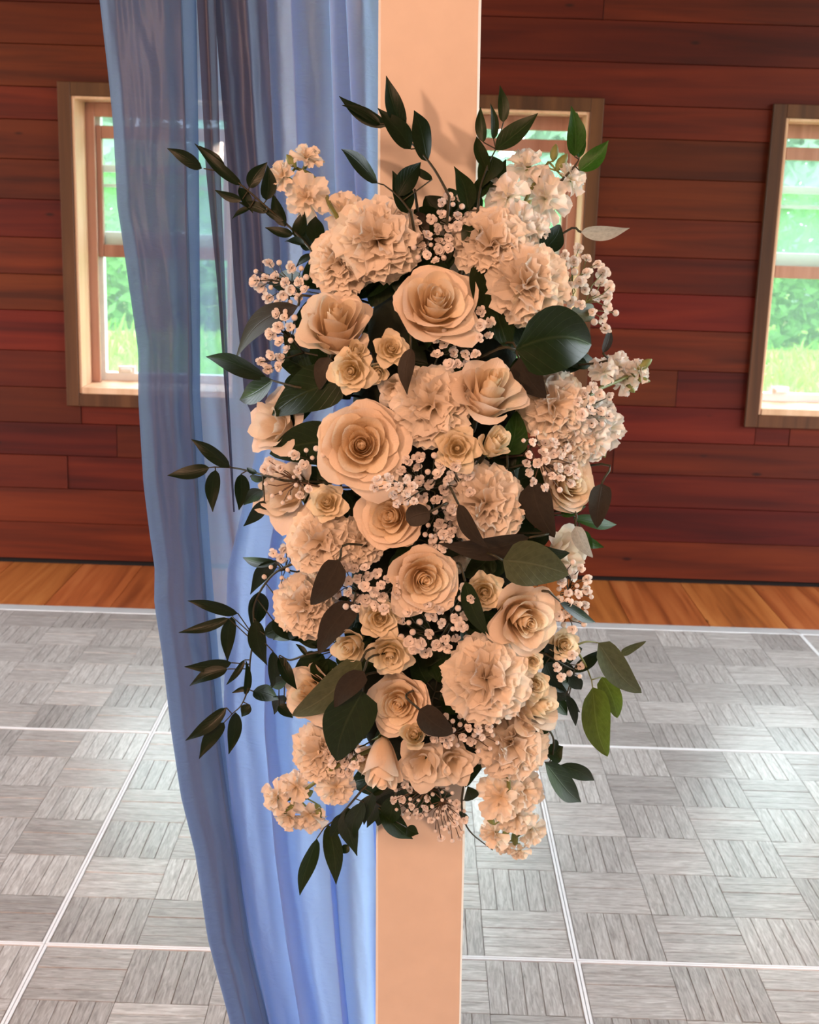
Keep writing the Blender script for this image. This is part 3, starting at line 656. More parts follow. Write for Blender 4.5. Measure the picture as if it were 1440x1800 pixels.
def floret(parent, inv, x, y, r, fx, fy, dq, seed, pet=None):
    """one open floret of a stock stem: calyx mesh carrying its petals"""
    rr = random.Random(seed); loc = fp(x, y, dq); sz = r * pxm(loc); pet = pet or SP
    v, f = tube_data([Vector((0, 0, -.95)), Vector((0, 0, -.6)), Vector((0, 0, -.25))], .10, .20, 6)
    o = link('floret', mesh('calyx', v, f, 'calyx'), parent); o.matrix_basis = inv @ Matrix.Translation(loc) @ facing(fx, fy, rr.random() * 6) @ Matrix.Scale(sz, 4)
    for cnt, tl, s in [(4, 18, .76), (5, 42, .92), (6, 72, 1.08)]:
        t0 = rr.random() * 6
        for c in range(cnt):
            link('petal', pet[rr.randrange(3)], o, fan_matrix(t0 + 2 * math.pi * c / cnt + rr.uniform(-.2, .2), D2(tl + rr.uniform(-10, 10)), s * rr.uniform(.9, 1.08), -.28))
    return loc
def stock(label, stem_px, florets, buds=(), dq=0.0, seed=1, pet=None, cat='flower'):
    base = fp(*stem_px[0], dq); o = root_at('stock_stem', base, Matrix.Identity(4), 1.0); tag(o, label, cat, 'stock stems in the arrangement')
    inv = o.matrix_basis.inverted()
    sp = curve_pts([foam_point(*stem_px[0])] + [fp(*p[:2], dq - .004) for p in stem_px], 5)
    local_tube('stem', sp, .0024, 'stem', o, .0014)
    for i, fl in enumerate(florets):
        x, y, r, fx, fy = fl[:5]; d = dq + (fl[5] if len(fl) > 5 else 0)
        loc = floret(o, inv, x, y, r, fx, fy, d, seed * 50 + i, pet)
        nd = min(sp, key=lambda p: (p - loc).length)
        local_tube('stalk', curve_pts([nd, loc - (-FW + RT * fx + UP * fy).normalized() * (.5 * r * pxm(loc))], 3), .0010, 'calyx', o)
    for (x, y, r, a) in buds:
        c = fp(x, y, dq); s = r * pxm(c); d = (RT * math.cos(a) + UP * math.sin(a)); V = []
        pts = [c + d * s * t for t in (-1.2, -.7, 0, .7, 1.15)]; rad = [.12, .5, .62, .42, .08]
        V, Fc = tube_data(pts, 1, 1, 7)
        for k in range(5):
            for q in range(7): V[k * 7 + q] = pts[k] + (V[k * 7 + q] - pts[k]) * (rad[k] * s)
        link('bud', mesh('bud', [inv @ p for p in V], Fc, 'calyx'), o)
        nd = min(sp, key=lambda p: (p - pts[0]).length); local_tube('stalk', curve_pts([nd, pts[0]], 3), .0008, 'calyx', o)
    return o

def bloom_mesh(seed, layers):
    """tiny double flower: rounded cupped petals in two or three rings"""
    r = random.Random(seed); V, Fc = [], []
    for cnt, tl, ln in layers:
        t0 = r.random() * 6
        for c in range(cnt):
            Mx = Matrix.Rotation(t0 + 6.283 * c / cnt + r.uniform(-.25, .25), 3, 'Z') @ Matrix.Rotation(D2(tl + r.uniform(-12, 12)), 3, 'X'); L_ = ln * r.uniform(.85, 1.1); o = len(V)
            for j, (h, w) in enumerate([(0, .10), (.5, .42), (.85, .46), (1.02, .22)]):
                for q in (-1, 0, 1): V.append(Mx @ Vector((q * w * L_, (-.20 if q == 0 else .06) * w * 1.6 - .10 * h * h, h * L_ - .02 * abs(q))) + Vector((0, 0, -.35)))
            Fc += [tuple(i + o for i in f) for f in grid_faces(3, 4)]
    return mesh('bloom', V, Fc, 'breath', [(.5, .9)] * len(V))
BL = [(5, 82, 1.0), (4, 45, .95), (3, 15, .85)]
BLOOM = [bloom_mesh(1, BL), bloom_mesh(2, BL), bloom_mesh(3, BL[:2] + [(2, 12, .9)]), bloom_mesh(4, [(5, 70, 1.0), (4, 30, 1.0)])]
def bud_mesh():
    bm = bmesh.new(); bmesh.ops.create_icosphere(bm, subdivisions=2, radius=1); me = bpy.data.meshes.new('bud'); bm.to_mesh(me); bm.free(); me.uv_layers.new(name='UVMap')
    for lp in me.loops: me.uv_layers[0].data[lp.index].uv = (.5, .9)
    me.materials.append(M['breath']); me.polygons.foreach_set('use_smooth', [True] * len(me.polygons)); return me
BUD = bud_mesh()
def breath(label, anchor, ells, n, dq=0.0, seed=1, size=10.5, budfrac=.2, stem='stem_dark', pts=()):
    """sprig of baby's breath: thin branching stem, every bloom a part; ells = ellipses (cx, cy, rx, ry)"""
    r = random.Random(seed); base = fp(*anchor, dq - .03); o = root_at('babys_breath_sprig', base, Matrix.Identity(4), 1.0)
    tag(o, label, 'flower', "baby's breath sprigs in the arrangement"); inv = o.matrix_basis.inverted()
    P = list(pts); tries = 0; area = [e[2] * e[3] for e in ells]
    while len(P) < n and tries < 4000:
        tries += 1; e = r.choices(ells, area)[0]; a = r.random() * 6.28; q = math.sqrt(r.random())
        p = (e[0] + e[2] * q * math.cos(a), e[1] + e[3] * q * math.sin(a))
        if all((p[0] - k[0]) ** 2 + (p[1] - k[1]) ** 2 > (size * 1.55) ** 2 for k in P): P.append(p)
    tubes = [tube_data([foam_point(*anchor), base], .0011, .0009, 4)]
    hubs = []
    for e in ells:
        h = fp(e[0] * .6 + anchor[0] * .4, e[1] * .6 + anchor[1] * .4, dq - .012); hubs.append(h); tubes.append(tube_data(curve_pts([base, h], 3), .0009, .0007, 4))
    for p in P:
        w = fp(p[0], p[1], dq + r.uniform(-.010, .012)); s = size * pxm(w) * r.uniform(.85, 1.2)
        bud = r.random() < budfrac
        if bud: s *= .5
        h = min(hubs, key=lambda k: (k - w).length); m = h.lerp(w, .55) + Vector((r.uniform(-.004, .004), .003, r.uniform(-.004, .004)))
        tubes.append(tube_data([h, m, w], .0006, .00045, 3))
        link('bloom', BUD if bud else BLOOM[r.randrange(4)], o, inv @ Matrix.Translation(w) @ facing(r.uniform(-.8, .8), r.uniform(-.6, .9), r.random() * 6) @ Matrix.Scale(s, 4))
    v, f = merge(tubes); link('stem', mesh('stem', [inv @ p for p in v], f, stem), o)
    return o

def prof(shape, t):
    if shape == 'ruscus': return math.sin(math.pi * t ** .74) ** (.85 if t < .5 else .85 + .7 * (t - .5)) * (1 - .10 * t)
    if shape == 'salal': return math.sin(math.pi * t ** .60) ** .72 * (1 - .10 * t)
    if shape == 'euc': return math.sin(math.pi * t ** .66) ** .62
    return math.sqrt(max(0, 1 - (2 * t - 1) ** 2)) ** .9
def leaf_data(A, B, w, roll=0.0, shape='ruscus', bend=.06, fold=.18, arch=.06, tw=.3, n=14, m=7, seed=1):
    ax = B - A; L = ax.length; a = ax / L; nrm = -FW - a * (-FW).dot(a)
    nrm = nrm.normalized() if nrm.length > 1e-4 else UP
    nrm = Matrix.Rotation(roll, 3, a) @ nrm; V, UV = [], []
    ph = seed * 1.7
    for j in range(n):
        t = j / (n - 1); nn = Matrix.Rotation(tw * (t - .5), 3, a) @ nrm; s = a.cross(nn)
        c = A + a * (L * t) + s * (bend * L * math.sin(math.pi * t)) + nn * (arch * L * math.sin(math.pi * t))
        hw = w / 2 * prof(shape, min(1, max(0, t))) + (.0004 if 0 < j < n - 1 else .0002)
        for i in range(m):
            q = -1 + 2 * i / (m - 1); wave = .05 * math.sin(t * 9 + ph + (2 if q > 0 else 0)) * abs(q) ** 2
            V.append(c + s * (hw * q) + nn * (hw * (fold * abs(q) ** 1.3 + wave))); UV.append((i / (m - 1), t))
    return V, grid_faces(m, n), UV
def leaf_thing(name, label, x0, y0, x1, y1, wpx, mat, dq=0.0, roll=0, shape='salal', bend=.05, fold=.15, arch=.05, dtip=0.0, cat='leaf', group='broad leaves in the arrangement', tw=.3):
    A, B = fp(x0, y0, dq), fp(x1, y1, dq + dtip); o = link(name, None); o.location = A; o.empty_display_size = .01
    V, Fc, UV = leaf_data(A, B, wpx * pxm(A), D2(roll), shape, bend, fold, arch, tw, seed=x0 + y1)
    link('blade', mesh('blade', [v - A for v in V], Fc, mat, UV), o)
    b = foam_point(x0, y0); mid = A - (B - A).normalized() * .015; mid.y += .012
    tube('stalk', curve_pts([A, mid, b], 4), .0011, 'stem_dark', o, origin=A)
    tag(o, label, cat, group); return o
def sprig(name, label, stem_px, leaves, mat='leaf_dark', dq=0.0, shape='ruscus', group='glossy ruscus sprigs in the arrangement', rootstem=True, smat='stem_dark', cat='greenery', flat=False):
    """a stem with leaves; leaves = (base x, base y, tip x, tip y, width[, extra depth, roll])"""
    P = [fp(*p[:2], dq + (p[2] if len(p) > 2 else 0)) for p in stem_px]; A = P[0]
    o = link(name, None); o.location = A; o.empty_display_size = .01; tag(o, label, cat, group)
    line = curve_pts(P, 6)
    pts = ([foam_point(*stem_px[0][:2])] if rootstem else []) + line
    tube('stem', pts, .0013, smat, o, .0006, origin=A)
    for i, lf in enumerate(leaves):
        x0, y0, x1, y1, w = lf[:5]; ex = lf[5] if len(lf) > 5 else 0; roll = lf[6] if len(lf) > 6 else ((i * 37) % 50 - 25)
        a, b = fp(x0, y0, dq + ex * .4), fp(x1, y1, dq + ex)
        V, Fc, UV = leaf_data(a, b, w * pxm(a) * 1.08, D2(roll), shape, .05 * (-1) ** i, .22, .05 * (-1) ** (i // 2), .35, seed=i + x0)
        lo = link('leaf', mesh('leaf', [v - A for v in V], Fc, mat, UV), o)
        nd = min(line, key=lambda p: (p - a).length)
        if (nd - a).length > .002: tube('petiole', curve_pts([nd, a], 3), .0006, smat, lo, origin=A)
    return o

# ================================================================== the arrangement
# foam holder strapped to the post, dark behind the flowers
foam = link('floral_foam_holder', None); FO = at(768, 930, POST_Y); foam.location = FO
tag(foam, 'dark wet foam holder hidden behind the flowers on the post', 'foam holder')
V = []; nu, nv = 26, 40
for j in range(nv):
    b = -math.pi / 2 + math.pi * j / (nv - 1)
    for i in range(nu):
        a = 2 * math.pi * i / nu; ce = lambda v, e: math.copysign(abs(v) ** e, v)
        x = 150 * ce(math.cos(b), .4) * ce(math.cos(a), .5); y = 415 * ce(math.sin(b), .5); q = .034 * ce(math.cos(b), .4) * ce(math.sin(a), .5)
        p = at(768 + x, 930 + y, POST_Y - .030 - q); V.append(p + Vector((0, .004 * noise.noise(p * 60), 0)) - FO)
Fc = [(j * nu + i, j * nu + (i + 1) % nu, (j + 1) * nu + (i + 1) % nu, (j + 1) * nu + i) for j in range(nv - 1) for i in range(nu)]
link('foam_block', mesh('foam_block', V, Fc, 'foam'), foam)

RG = 'large cream roses in the arrangement'
def rose(kind, x, y, r, fx, fy, label, dq=0.0, spin=None, squash=1.0): return place_flower(kind, 'rose', x, y, r, fx, fy, label, dq, spin, 'flower', RG, squash)
rose('rose_tight', 590, 560, 76, .10, .62, 'cream rose high beside the blue drape, below the double carnation', .012)
rose('rose_open', 768, 524, 78, .12, .38, 'topmost full cream rose, centred in front of the post', .016)
rose('rose_tight', 862, 678, 74, .28, .68, 'cream rose tilted upwards under the big curled dark green leaf', .008)
rose('rose_open', 635, 782, 84, .02, -.02, 'largest cream rose with a deep apricot heart facing straight out', .020)
rose('rose_open', 684, 908, 64, -.25, .02, 'cream rose just below the largest rose, sprinkled with tiny blooms', .006)
rose('rose_open', 748, 1020, 64, .15, -.12, 'cream rose in the middle just below the black gap', .012)
rose('rose_tight', 926, 1092, 70, .22, -.12, 'cream rose beneath the broad olive leaf near the outer edge', .012)
rose('rose_open', 700, 1238, 58, -.25, -.10, 'half-hidden cream rose above the grey-brown oval leaf', .0)
rose('rose_bud', 672, 1352, 58, .06, -1.6, 'closed cream rose hanging down at the foot of the arrangement', .014)
rose('rose_tight', 948, 1240, 60, .85, .15, 'cream rose turned sideways above the floor, below two spray roses', .0)
rose('rose_open', 1008, 850, 54, .45, .05, "cream rose at the wall side behind a veil of baby's breath", -.004)
rose('rose_tight', 545, 1215, 62, -.5, .25, 'cream rose tucked behind the long olive leaf beside the drape', -.012)
rose('rose_open', 645, 1340, 30, -.2, -.2, 'small pale rose almost hidden behind the hanging closed rose', -.030)

SG = 'small spray roses in the arrangement'
def spray(kind, x, y, r, fx, fy, label, dq=0.0, squash=1.0): return place_flower(kind, 'spray_rose', x, y, r, fx, fy, label, dq, None, 'flower', SG, squash)
spray('spray', 689, 611, 31, .15, .1, 'round spray rose alone in the dark gap under the top rose', .010)
spray('spray', 616, 653, 40, -.1, -.2, 'wide spray rose directly under the high rose by the drape', .022)
spray('spray_bud', 626, 616, 26, .3, .3, 'small pointed spray rose bud squeezed under the high rose', .020)
spray('spray_bud', 664, 655, 28, .1, -.5, 'spray rose bud between the round and the wide spray roses', .004)
spray('spray', 804, 788, 40, -.02, -.05, 'ruffled spray rose in the centre below the tilted rose', .012)
spray('spray_bud', 872, 778, 40, .45, .5, 'spray rose seen from the side next to the ruffled central one', .010)
spray('spray', 574, 882, 34, -.05, .15, 'spray rose above the white carnations near the drape', .012)
spray('spray', 852, 1042, 36, .0, -.1, 'shaded brownish spray rose beside the broad olive leaf', -.010)
spray('spray', 668, 1087, 38, .02, .0, "spray rose amid baby's breath below the black gap", .006)
spray('spray_bud', 616, 1136, 42, -.35, -.2, 'spray rose opening towards the drape above the long olive leaf', .014)
spray('spray', 686, 1154, 40, .0, -.35, 'spray rose directly over the half-hidden rose', .010)
spray('spray', 994, 1134, 28, .2, .0, 'small round spray rose at the outer edge over the floor', .0)
spray('spray', 938, 1164, 19, .0, -.1, 'tiniest tight spray rose under the outer cream rose', .014)
spray('spray', 942, 1206, 27, .1, -.1, 'little spray rose beside the big ruffled carnation', .010)
spray('spray_bud', 728, 1292, 36, -.1, .3, 'upright spray rose bud below the grey-brown oval leaf', .012)
def lisi(x, y, r, fx, fy, label, dq=0.0): return place_flower('lisi', 'lisianthus', x, y, r, fx, fy, label, dq, None, 'flower', 'loose wavy lisianthus in the arrangement')
lisi(742, 1345, 46, -.2, -.15, 'wavy pale flower low down in front of the post', .006)
lisi(800, 1345, 42, .2, -.1, 'wavy pale flower beside the low carnation over the post edge', .004)
lisi(474, 745, 56, -.7, .1, 'loose pale flower sticking out over the blue drape by a dark leaf', .0)
lisi(497, 862, 62, -.5, .1, "wide loose flower veiled by baby's breath twigs beside the drape", -.004)
lisi(1003, 970, 46, .9, .2, 'backlit white flower at the wall side behind dark leaves', -.02)
lisi(690, 690, 30, -.3, -.3, 'single pale folded petal flower left of the frilly central carnation', -.004)

carnation(664, 412, 76, .05, .25, 'large pale carnation at the top near the drape', .006)
carnation(597, 455, 60, -.3, .05, 'pale carnation touching the high rose from above', -.002)
carnation(862, 420, 66, -.05, .25, 'pale carnation at the top in front of the half-hidden window', .0)
carnation(932, 497, 74, .25, .05, 'large full carnation above the curled dark green leaf', .010)
carnation(758, 710, 72, -.05, .1, 'frilly deep-cut carnation in the very centre', .000)
carnation(858, 885, 72, .12, .05, 'frilly carnation over the dark horizontal leaf', -.002)
carnation(562, 952, 62, -.2, .05, 'white carnation next to the drape at half height', .004)
carnation(632, 955, 46, .1, -.1, 'small ruffled carnation under the rose sprinkled with blooms', -.012)
carnation(532, 1066, 58, -.35, -.05, 'white carnation touching the brown leaf beside the drape', .0)
carnation(856, 1196, 78, -.02, .02, 'biggest ruffled carnation in the lower half of the arrangement', .014)
carnation(978, 712, 64, .3, .0, 'carnation tucked under the curled dark green leaf', -.006)
carnation(1005, 778, 50, .35, -.1, 'carnation over the rose at the wall side', -.010)
carnation(905, 1310, 66, .25, -.1, 'ruffled carnation low on the floor side of the post', .0)
carnation(560, 1322, 52, -.25, .1, 'carnation below the broad dark leaf beside the drape', -.004)
carnation(795, 965, 44, 0, -.1, 'half-buried carnation in shade behind the narrow grey leaf', -.045)

stock('pale stock stem reaching up and out over the drape', [(597, 388), (572, 340), (548, 308), (520, 295)],
      [(540, 272, 30, .25, .9), (492, 307, 32, -.9, .25), (538, 348, 40, -.1, -.35, .006), (604, 366, 38, .1, .5, -.02)], [(512, 283, 12, 2.2)], .0, 3, SPW)
stock('white stock stem at the top in front of the half-hidden window', [(900, 420), (915, 375), (935, 330), (965, 285)],
      [(926, 288, 38, -.15, .7), (962, 346, 46, .15, .1, .01), (1008, 312, 30, .9, .4), (890, 342, 40, -.4, .3), (915, 395, 38, .2, -.3), (945, 405, 30, .4, -.2)], [(975, 268, 13, 1.4), (988, 285, 15, 1.0), (930, 300, 12, 1.8), (925, 362, 12, .8)], -.002, 4)
stock('white stock stem pointing out over the bare planks', [(1010, 705), (1050, 685), (1090, 668), (1115, 655)],
      [(1062, 650, 28, .1, .5), (1090, 640, 28, .2, .6), (1100, 668, 28, .5, -.1), (1128, 650, 22, 1.0, .4)], [(1134, 640, 13, .6), (1132, 668, 10, -.2), (1108, 682, 10, -.8)], -.002, 5)
stock('white stock stem drooping beside the rose at the wall side', [(990, 735), (1030, 745), (1062, 762)],
      [(1050, 722, 36, .4, .3), (1075, 752, 34, .6, 0), (1044, 778, 38, .3, -.4), (1008, 740, 36, .1, .1)], [(1060, 795, 9, -1.2)], -.004, 6)
stock('pale stock stem drooping over the foot of the drape', [(595, 1345), (555, 1375), (520, 1400), (495, 1410)],
      [(482, 1402, 30, -.9, .1), (518, 1380, 32, -.4, .6), (545, 1438, 34, 0, -.7), (505, 1440, 28, -.5, -.8), (592, 1388, 36, .1, -.4), (555, 1345, 32, -.3, .4)], [(535, 1398, 14, 3.6), (508, 1420, 13, 3.9), (560, 1425, 12, -1.2)], .006, 7, SPW)
stock('pale stock stem hanging lowest beside the post over the floor', [(885, 1350), (895, 1410), (905, 1450), (908, 1478)],
      [(880, 1402, 44, -.2, .1), (925, 1390, 36, .5, .1), (908, 1440, 36, 0, -.5, .006), (866, 1468, 30, -.7, -.5), (938, 1462, 30, .7, -.3), (885, 1488, 22, -.3, -1), (914, 1500, 20, 0, -1.1)], [(905, 1475, 11, -1.5), (890, 1462, 10, -2.2), (862, 1440, 10, 2.2)], .004, 8, SPW)

breath("baby's breath over the drape above the brown hanging leaf", (545, 500), [(492, 495, 48, 40)], 24, .0, 1, pts=[(472, 461), (450, 477), (482, 487), (512, 470), (458, 505), (498, 520), (535, 508), (503, 548)])
breath("baby's breath trailing over the drape next to the high rose", (535, 620), [(498, 580, 28, 34), (478, 636, 22, 22)], 20, .004, 2, pts=[(500, 557), (510, 575), (490, 600), (475, 625), (470, 650), (488, 645)])
breath("baby's breath among dark leaves over the top rose", (775, 430), [(760, 420, 42, 42), (798, 372, 26, 30)], 30, .0, 3, 9.5, .35)
breath("baby's breath in the dark gap under the top rose", (820, 620), [(800, 608, 38, 36), (838, 575, 24, 34)], 24, .002, 4, 10)
breath("white baby's breath spilling over the window casing and planks", (985, 520), [(1020, 490, 42, 60), (1058, 540, 26, 46)], 44, .002, 5, 11, .12, 'stem')
breath("white baby's breath beside the stock pointing over the planks", (1000, 720), [(1045, 715, 34, 34)], 18, .010, 6, 10.5, .15)
breath("baby's breath in the centre beside the ruffled spray rose", (760, 880), [(745, 845, 44, 50), (770, 915, 34, 34)], 40, .004, 7, 10.5, .25)
breath("baby's breath twigs across the loose flower near the drape", (560, 855), [(500, 842, 48, 42)], 15, .034, 8, 8.5, .55, 'stem_brown')
breath("baby's breath twigs across the rose at the wall side", (920, 800), [(970, 820, 48, 46), (940, 778, 28, 18)], 26, .022, 9, 9, .35, 'stem_brown')
breath("baby's breath between the drape-side carnation and the black gap", (650, 1060), [(625, 1030, 46, 40), (680, 1050, 28, 34)], 28, .010, 10, 10.5, .25)
breath("baby's breath below the middle rose over dark gaps", (770, 1130), [(755, 1105, 58, 44), (805, 1070, 28, 40)], 40, .004, 11, 10.5, .25)
breath("white baby's breath at the edge in front of the orange boards", (980, 1050), [(1012, 1035, 32, 48), (1005, 1090, 26, 22)], 30, .002, 12, 9.5, .3, 'stem_dark')
breath("sparse baby's breath buds beside the curling dark leaves", (520, 1005), [(490, 1000, 30, 36)], 9, .002, 13, 9, .5)
breath("baby's breath beside the hanging closed rose", (640, 1310), [(608, 1322, 34, 38)], 18, .010, 14, 9.5, .3)
breath("brown baby's breath twigs hanging over the bare post", (760, 1360), [(745, 1405, 56, 40), (790, 1440, 32, 40)], 52, -.004, 15, 7.0, .55, 'stem_brown')
breath("baby's breath between the big lower carnation and the pale wavy flowers", (800, 1290), [(800, 1285, 46, 26), (850, 1300, 26, 24)], 26, .010, 16, 8.5, .3, 'stem_brown')
breath("baby's breath on the dark leaf beside the largest rose", (560, 820), [(545, 803, 32, 16)], 7, .012, 17, 9.5, .4)
breath("few white baby's breath blooms below the small outer spray rose", (985, 1160), [(1000, 1172, 28, 24)], 12, .0, 18, 10, .3)
breath("baby's breath resting on the sprinkled rose", (745, 860), [(690, 850, 40, 12), (712, 880, 24, 18)], 12, .046, 19, 9.0, .2)
breath("baby's breath in shade under the frilly wall-side carnation", (820, 850), [(805, 860, 26, 40), (780, 945, 26, 20)], 20, .004, 20, 10, .3)

# ---- broad leaves
leaf_thing('salal_leaf', 'big curled glossy dark green leaf in front of the window corner', 906, 614, 1040, 606, 122, 'leaf_salal', .030, 18, 'salal', -.12, .40, .10)
leaf_thing('salal_leaf', 'broad dark leaf between the top rose and the full carnation', 850, 455, 895, 615, 96, 'leaf_salal', -.008, -25)
leaf_thing('salal_leaf', 'broad dark leaf with pointed tip beside the largest rose', 606, 668, 478, 730, 84, 'leaf_salal', .000, 10)
leaf_thing('salal_leaf', 'dark leaf under the largest rose pointing at the drape', 610, 775, 474, 798, 82, 'leaf_salal', -.008, -10)
leaf_thing('salal_leaf', 'brown-backed leaf hanging down over the drape under small blooms', 524, 538, 412, 636, 46, 'leaf_brown', .004, 20, 'ruscus', .10)
leaf_thing('salal_leaf', 'broad olive leaf with clear veins above the outer cream rose', 884, 985, 1000, 1010, 82, 'leaf_euc', .020, 5, 'salal', -.04)
leaf_thing('salal_leaf', 'dark folded leaf between the wall-side rose and carnation', 935, 848, 975, 945, 62, 'leaf_brown', .010, 25)
leaf_thing('salal_leaf', 'dark pointed leaf behind the broad olive leaf', 880, 968, 1002, 972, 60, 'leaf_salal', .004, 25)
leaf_thing('salal_leaf', 'grey-green leaf sticking out past the wall-side rose', 1058, 850, 1050, 928, 44, 'leaf_brown', .004, -15)
leaf_thing('salal_leaf', 'brown leaf hanging from a long stalk over the white carnation', 597, 985, 546, 1063, 50, 'leaf_brown', .030, 5, 'salal', -.05)
leaf_thing('salal_leaf', 'brown leaf partly behind the spray rose that opens to the drape', 622, 1058, 560, 1150, 50, 'leaf_brown', .010, 10, 'salal', .05)
leaf_thing('salal_leaf', 'long olive leaf sweeping out over the drape', 635, 1162, 513, 1258, 58, 'leaf_euc', .026, 5, 'salal', -.05)
leaf_thing('salal_leaf', 'broad dark green leaf with a pale midrib below the long olive leaf', 638, 1215, 592, 1338, 90, 'leaf_salal', .022, 0)
leaf_thing('salal_leaf', 'small brown leaf lying on the broad dark green leaf', 640, 1180, 588, 1243, 40, 'leaf_brown', .034, 5)
leaf_thing('salal_leaf', 'grey-brown oval leaf low in front of the post', 737, 1247, 796, 1290, 46, 'leaf_brown', .036, 0, 'euc')
leaf_thing('salal_leaf', 'round grey-brown leaf against the sprinkled rose', 756, 900, 714, 914, 38, 'leaf_brown', .040, 0, 'round')
leaf_thing('salal_leaf', 'narrow grey leaf across the frilly wall-side carnation', 806, 886, 860, 965, 28, 'leaf_brown', .030, 10, 'ruscus', .08)
leaf_thing('salal_leaf', 'long dark leaf lying level above the middle rose', 930, 945, 770, 955, 46, 'leaf_brown', .012, -20, 'ruscus', -.08)
leaf_thing('salal_leaf', 'narrow dark leaf standing beside the shaded spray rose', 818, 1022, 862, 1122, 34, 'leaf_salal', .006, 15, 'ruscus')
leaf_thing('salal_leaf', 'narrow brown leaf beside the round spray rose', 722, 612, 716, 694, 30, 'leaf_brown', .016, 20, 'ruscus')
leaf_thing('salal_leaf', 'dim brown leaf under the wide spray rose', 578, 628, 562, 685, 34, 'leaf_brown', .004, 10)
leaf_thing('salal_leaf', 'translucent grey leaf under the curled dark green leaf', 912, 630, 960, 700, 60, 'leaf_brown', .006, 25)
leaf_thing('salal_leaf', 'green leaf behind the side-on spray rose', 892, 800, 908, 722, 54, 'leaf_green', -.010, 15)
leaf_thing('salal_leaf', 'pale silvery leaf pointing out over the planks near the window casing', 1022, 408, 1107, 401, 26, 'leaf_pale', .0, 25, 'ruscus')
leaf_thing('salal_leaf', 'dim round leaf among the white blooms by the casing', 1004, 552, 1046, 545, 32, 'leaf_euc', .002, 0, 'round')
leaf_thing('salal_leaf', 'dark leaf between the top stock stem and the white blooms', 955, 440, 985, 395, 40, 'leaf_dark', .0, 10)
leaf_thing('salal_leaf', 'silver-grey leaf beside the backlit white flower', 1012, 925, 1042, 980, 26, 'leaf_pale', .0, 20, 'salal')
leaf_thing('salal_leaf', 'dim leaf standing over the pale topmost carnation', 735, 372, 748, 450, 40, 'leaf_brown', -.01, 10, 'ruscus')
leaf_thing('salal_leaf', 'slim dark leaf across the wall planks below the curled leaf', 1060, 620, 1070, 570, 16, 'leaf_brown', .0, 20, 'ruscus')

# ---- ruscus sprigs
sprig('ruscus_sprig', 'ruscus sprig rising highest in front of the post', [(790, 345), (765, 300), (740, 268), (720, 248), (695, 215)],
      [(752, 284, 728, 194, 36), (709, 226, 679, 133, 30), (722, 262, 664, 190, 34), (680, 222, 596, 169, 24), (668, 218, 601, 185, 20)], dq=.034, mat='leaf_dark')
sprig('ruscus_sprig', 'short ruscus sprig with a bent leaf over the pale carnations', [(722, 372), (700, 345), (675, 325)],
      [(664, 322, 600, 262, 26), (700, 345, 740, 285, 34), (716, 375, 690, 300, 34), (760, 315, 725, 290, 12)], dq=.018)
sprig('ruscus_sprig', 'ruscus sprig standing in front of the half-hidden window', [(838, 390), (845, 330), (858, 290), (872, 262)],
      [(872, 264, 946, 199, 40, .01), (868, 275, 842, 335, 40), (885, 215, 879, 150, 18), (850, 250, 845, 188, 18), (868, 245, 862, 182, 14), (858, 300, 838, 240, 22), (848, 330, 890, 280, 34), (840, 350, 862, 300, 28), (824, 370, 798, 292, 34), (835, 390, 812, 430, 30)], dq=.0, mat='leaf_salal')
sprig('fresh_leaf_sprig', 'two bright green leaves beside the top stock stem', [(985, 320), (1008, 295), (1018, 280)],
      [(1010, 275, 1004, 186, 32, 0, 10), (1018, 278, 1014, 196, 28, -.01, 30), (1019, 300, 1070, 247, 32, 0, -10)], 'leaf_green', .0, 'ruscus', 'fresh green leaves at the edges')
sprig('ruscus_sprig', 'ruscus sprig reaching furthest out over the upper drape', [(548, 440), (510, 400), (470, 365), (430, 330), (395, 305), (358, 296)],
      [(355, 296, 294, 261, 22), (425, 326, 342, 252, 18), (395, 306, 350, 256, 20), (425, 352, 378, 334, 14), (440, 365, 408, 385, 10), (438, 330, 470, 285, 24), (470, 372, 420, 356, 16), (500, 398, 480, 340, 22), (468, 352, 470, 290, 26), (515, 412, 466, 400, 16), (498, 388, 462, 370, 14), (525, 420, 535, 370, 26), (535, 430, 500, 425, 14), (560, 430, 555, 380, 30), (545, 440, 518, 400, 26), (420, 330, 445, 375, 18), (550, 448, 520, 470, 12)], dq=.006)
sprig('ruscus_sprig', 'ruscus pair hanging over the drape at the height of the loose flower', [(520, 680), (490, 672), (462, 664)],
      [(468, 662, 362, 627, 34), (480, 668, 421, 703, 38)], dq=.006)
sprig('ruscus_sprig', 'ruscus sprig with five dark leaves spread over the middle drape', [(500, 845), (455, 833), (415, 823), (378, 821)],
      [(404, 820, 336, 772, 27), (368, 822, 294, 836, 23), (379, 826, 374, 900, 24), (424, 833, 420, 897, 25), (440, 838, 470, 838, 12), (452, 832, 434, 822, 8), (462, 862, 428, 888, 22), (465, 880, 428, 925, 22)], dq=.008)
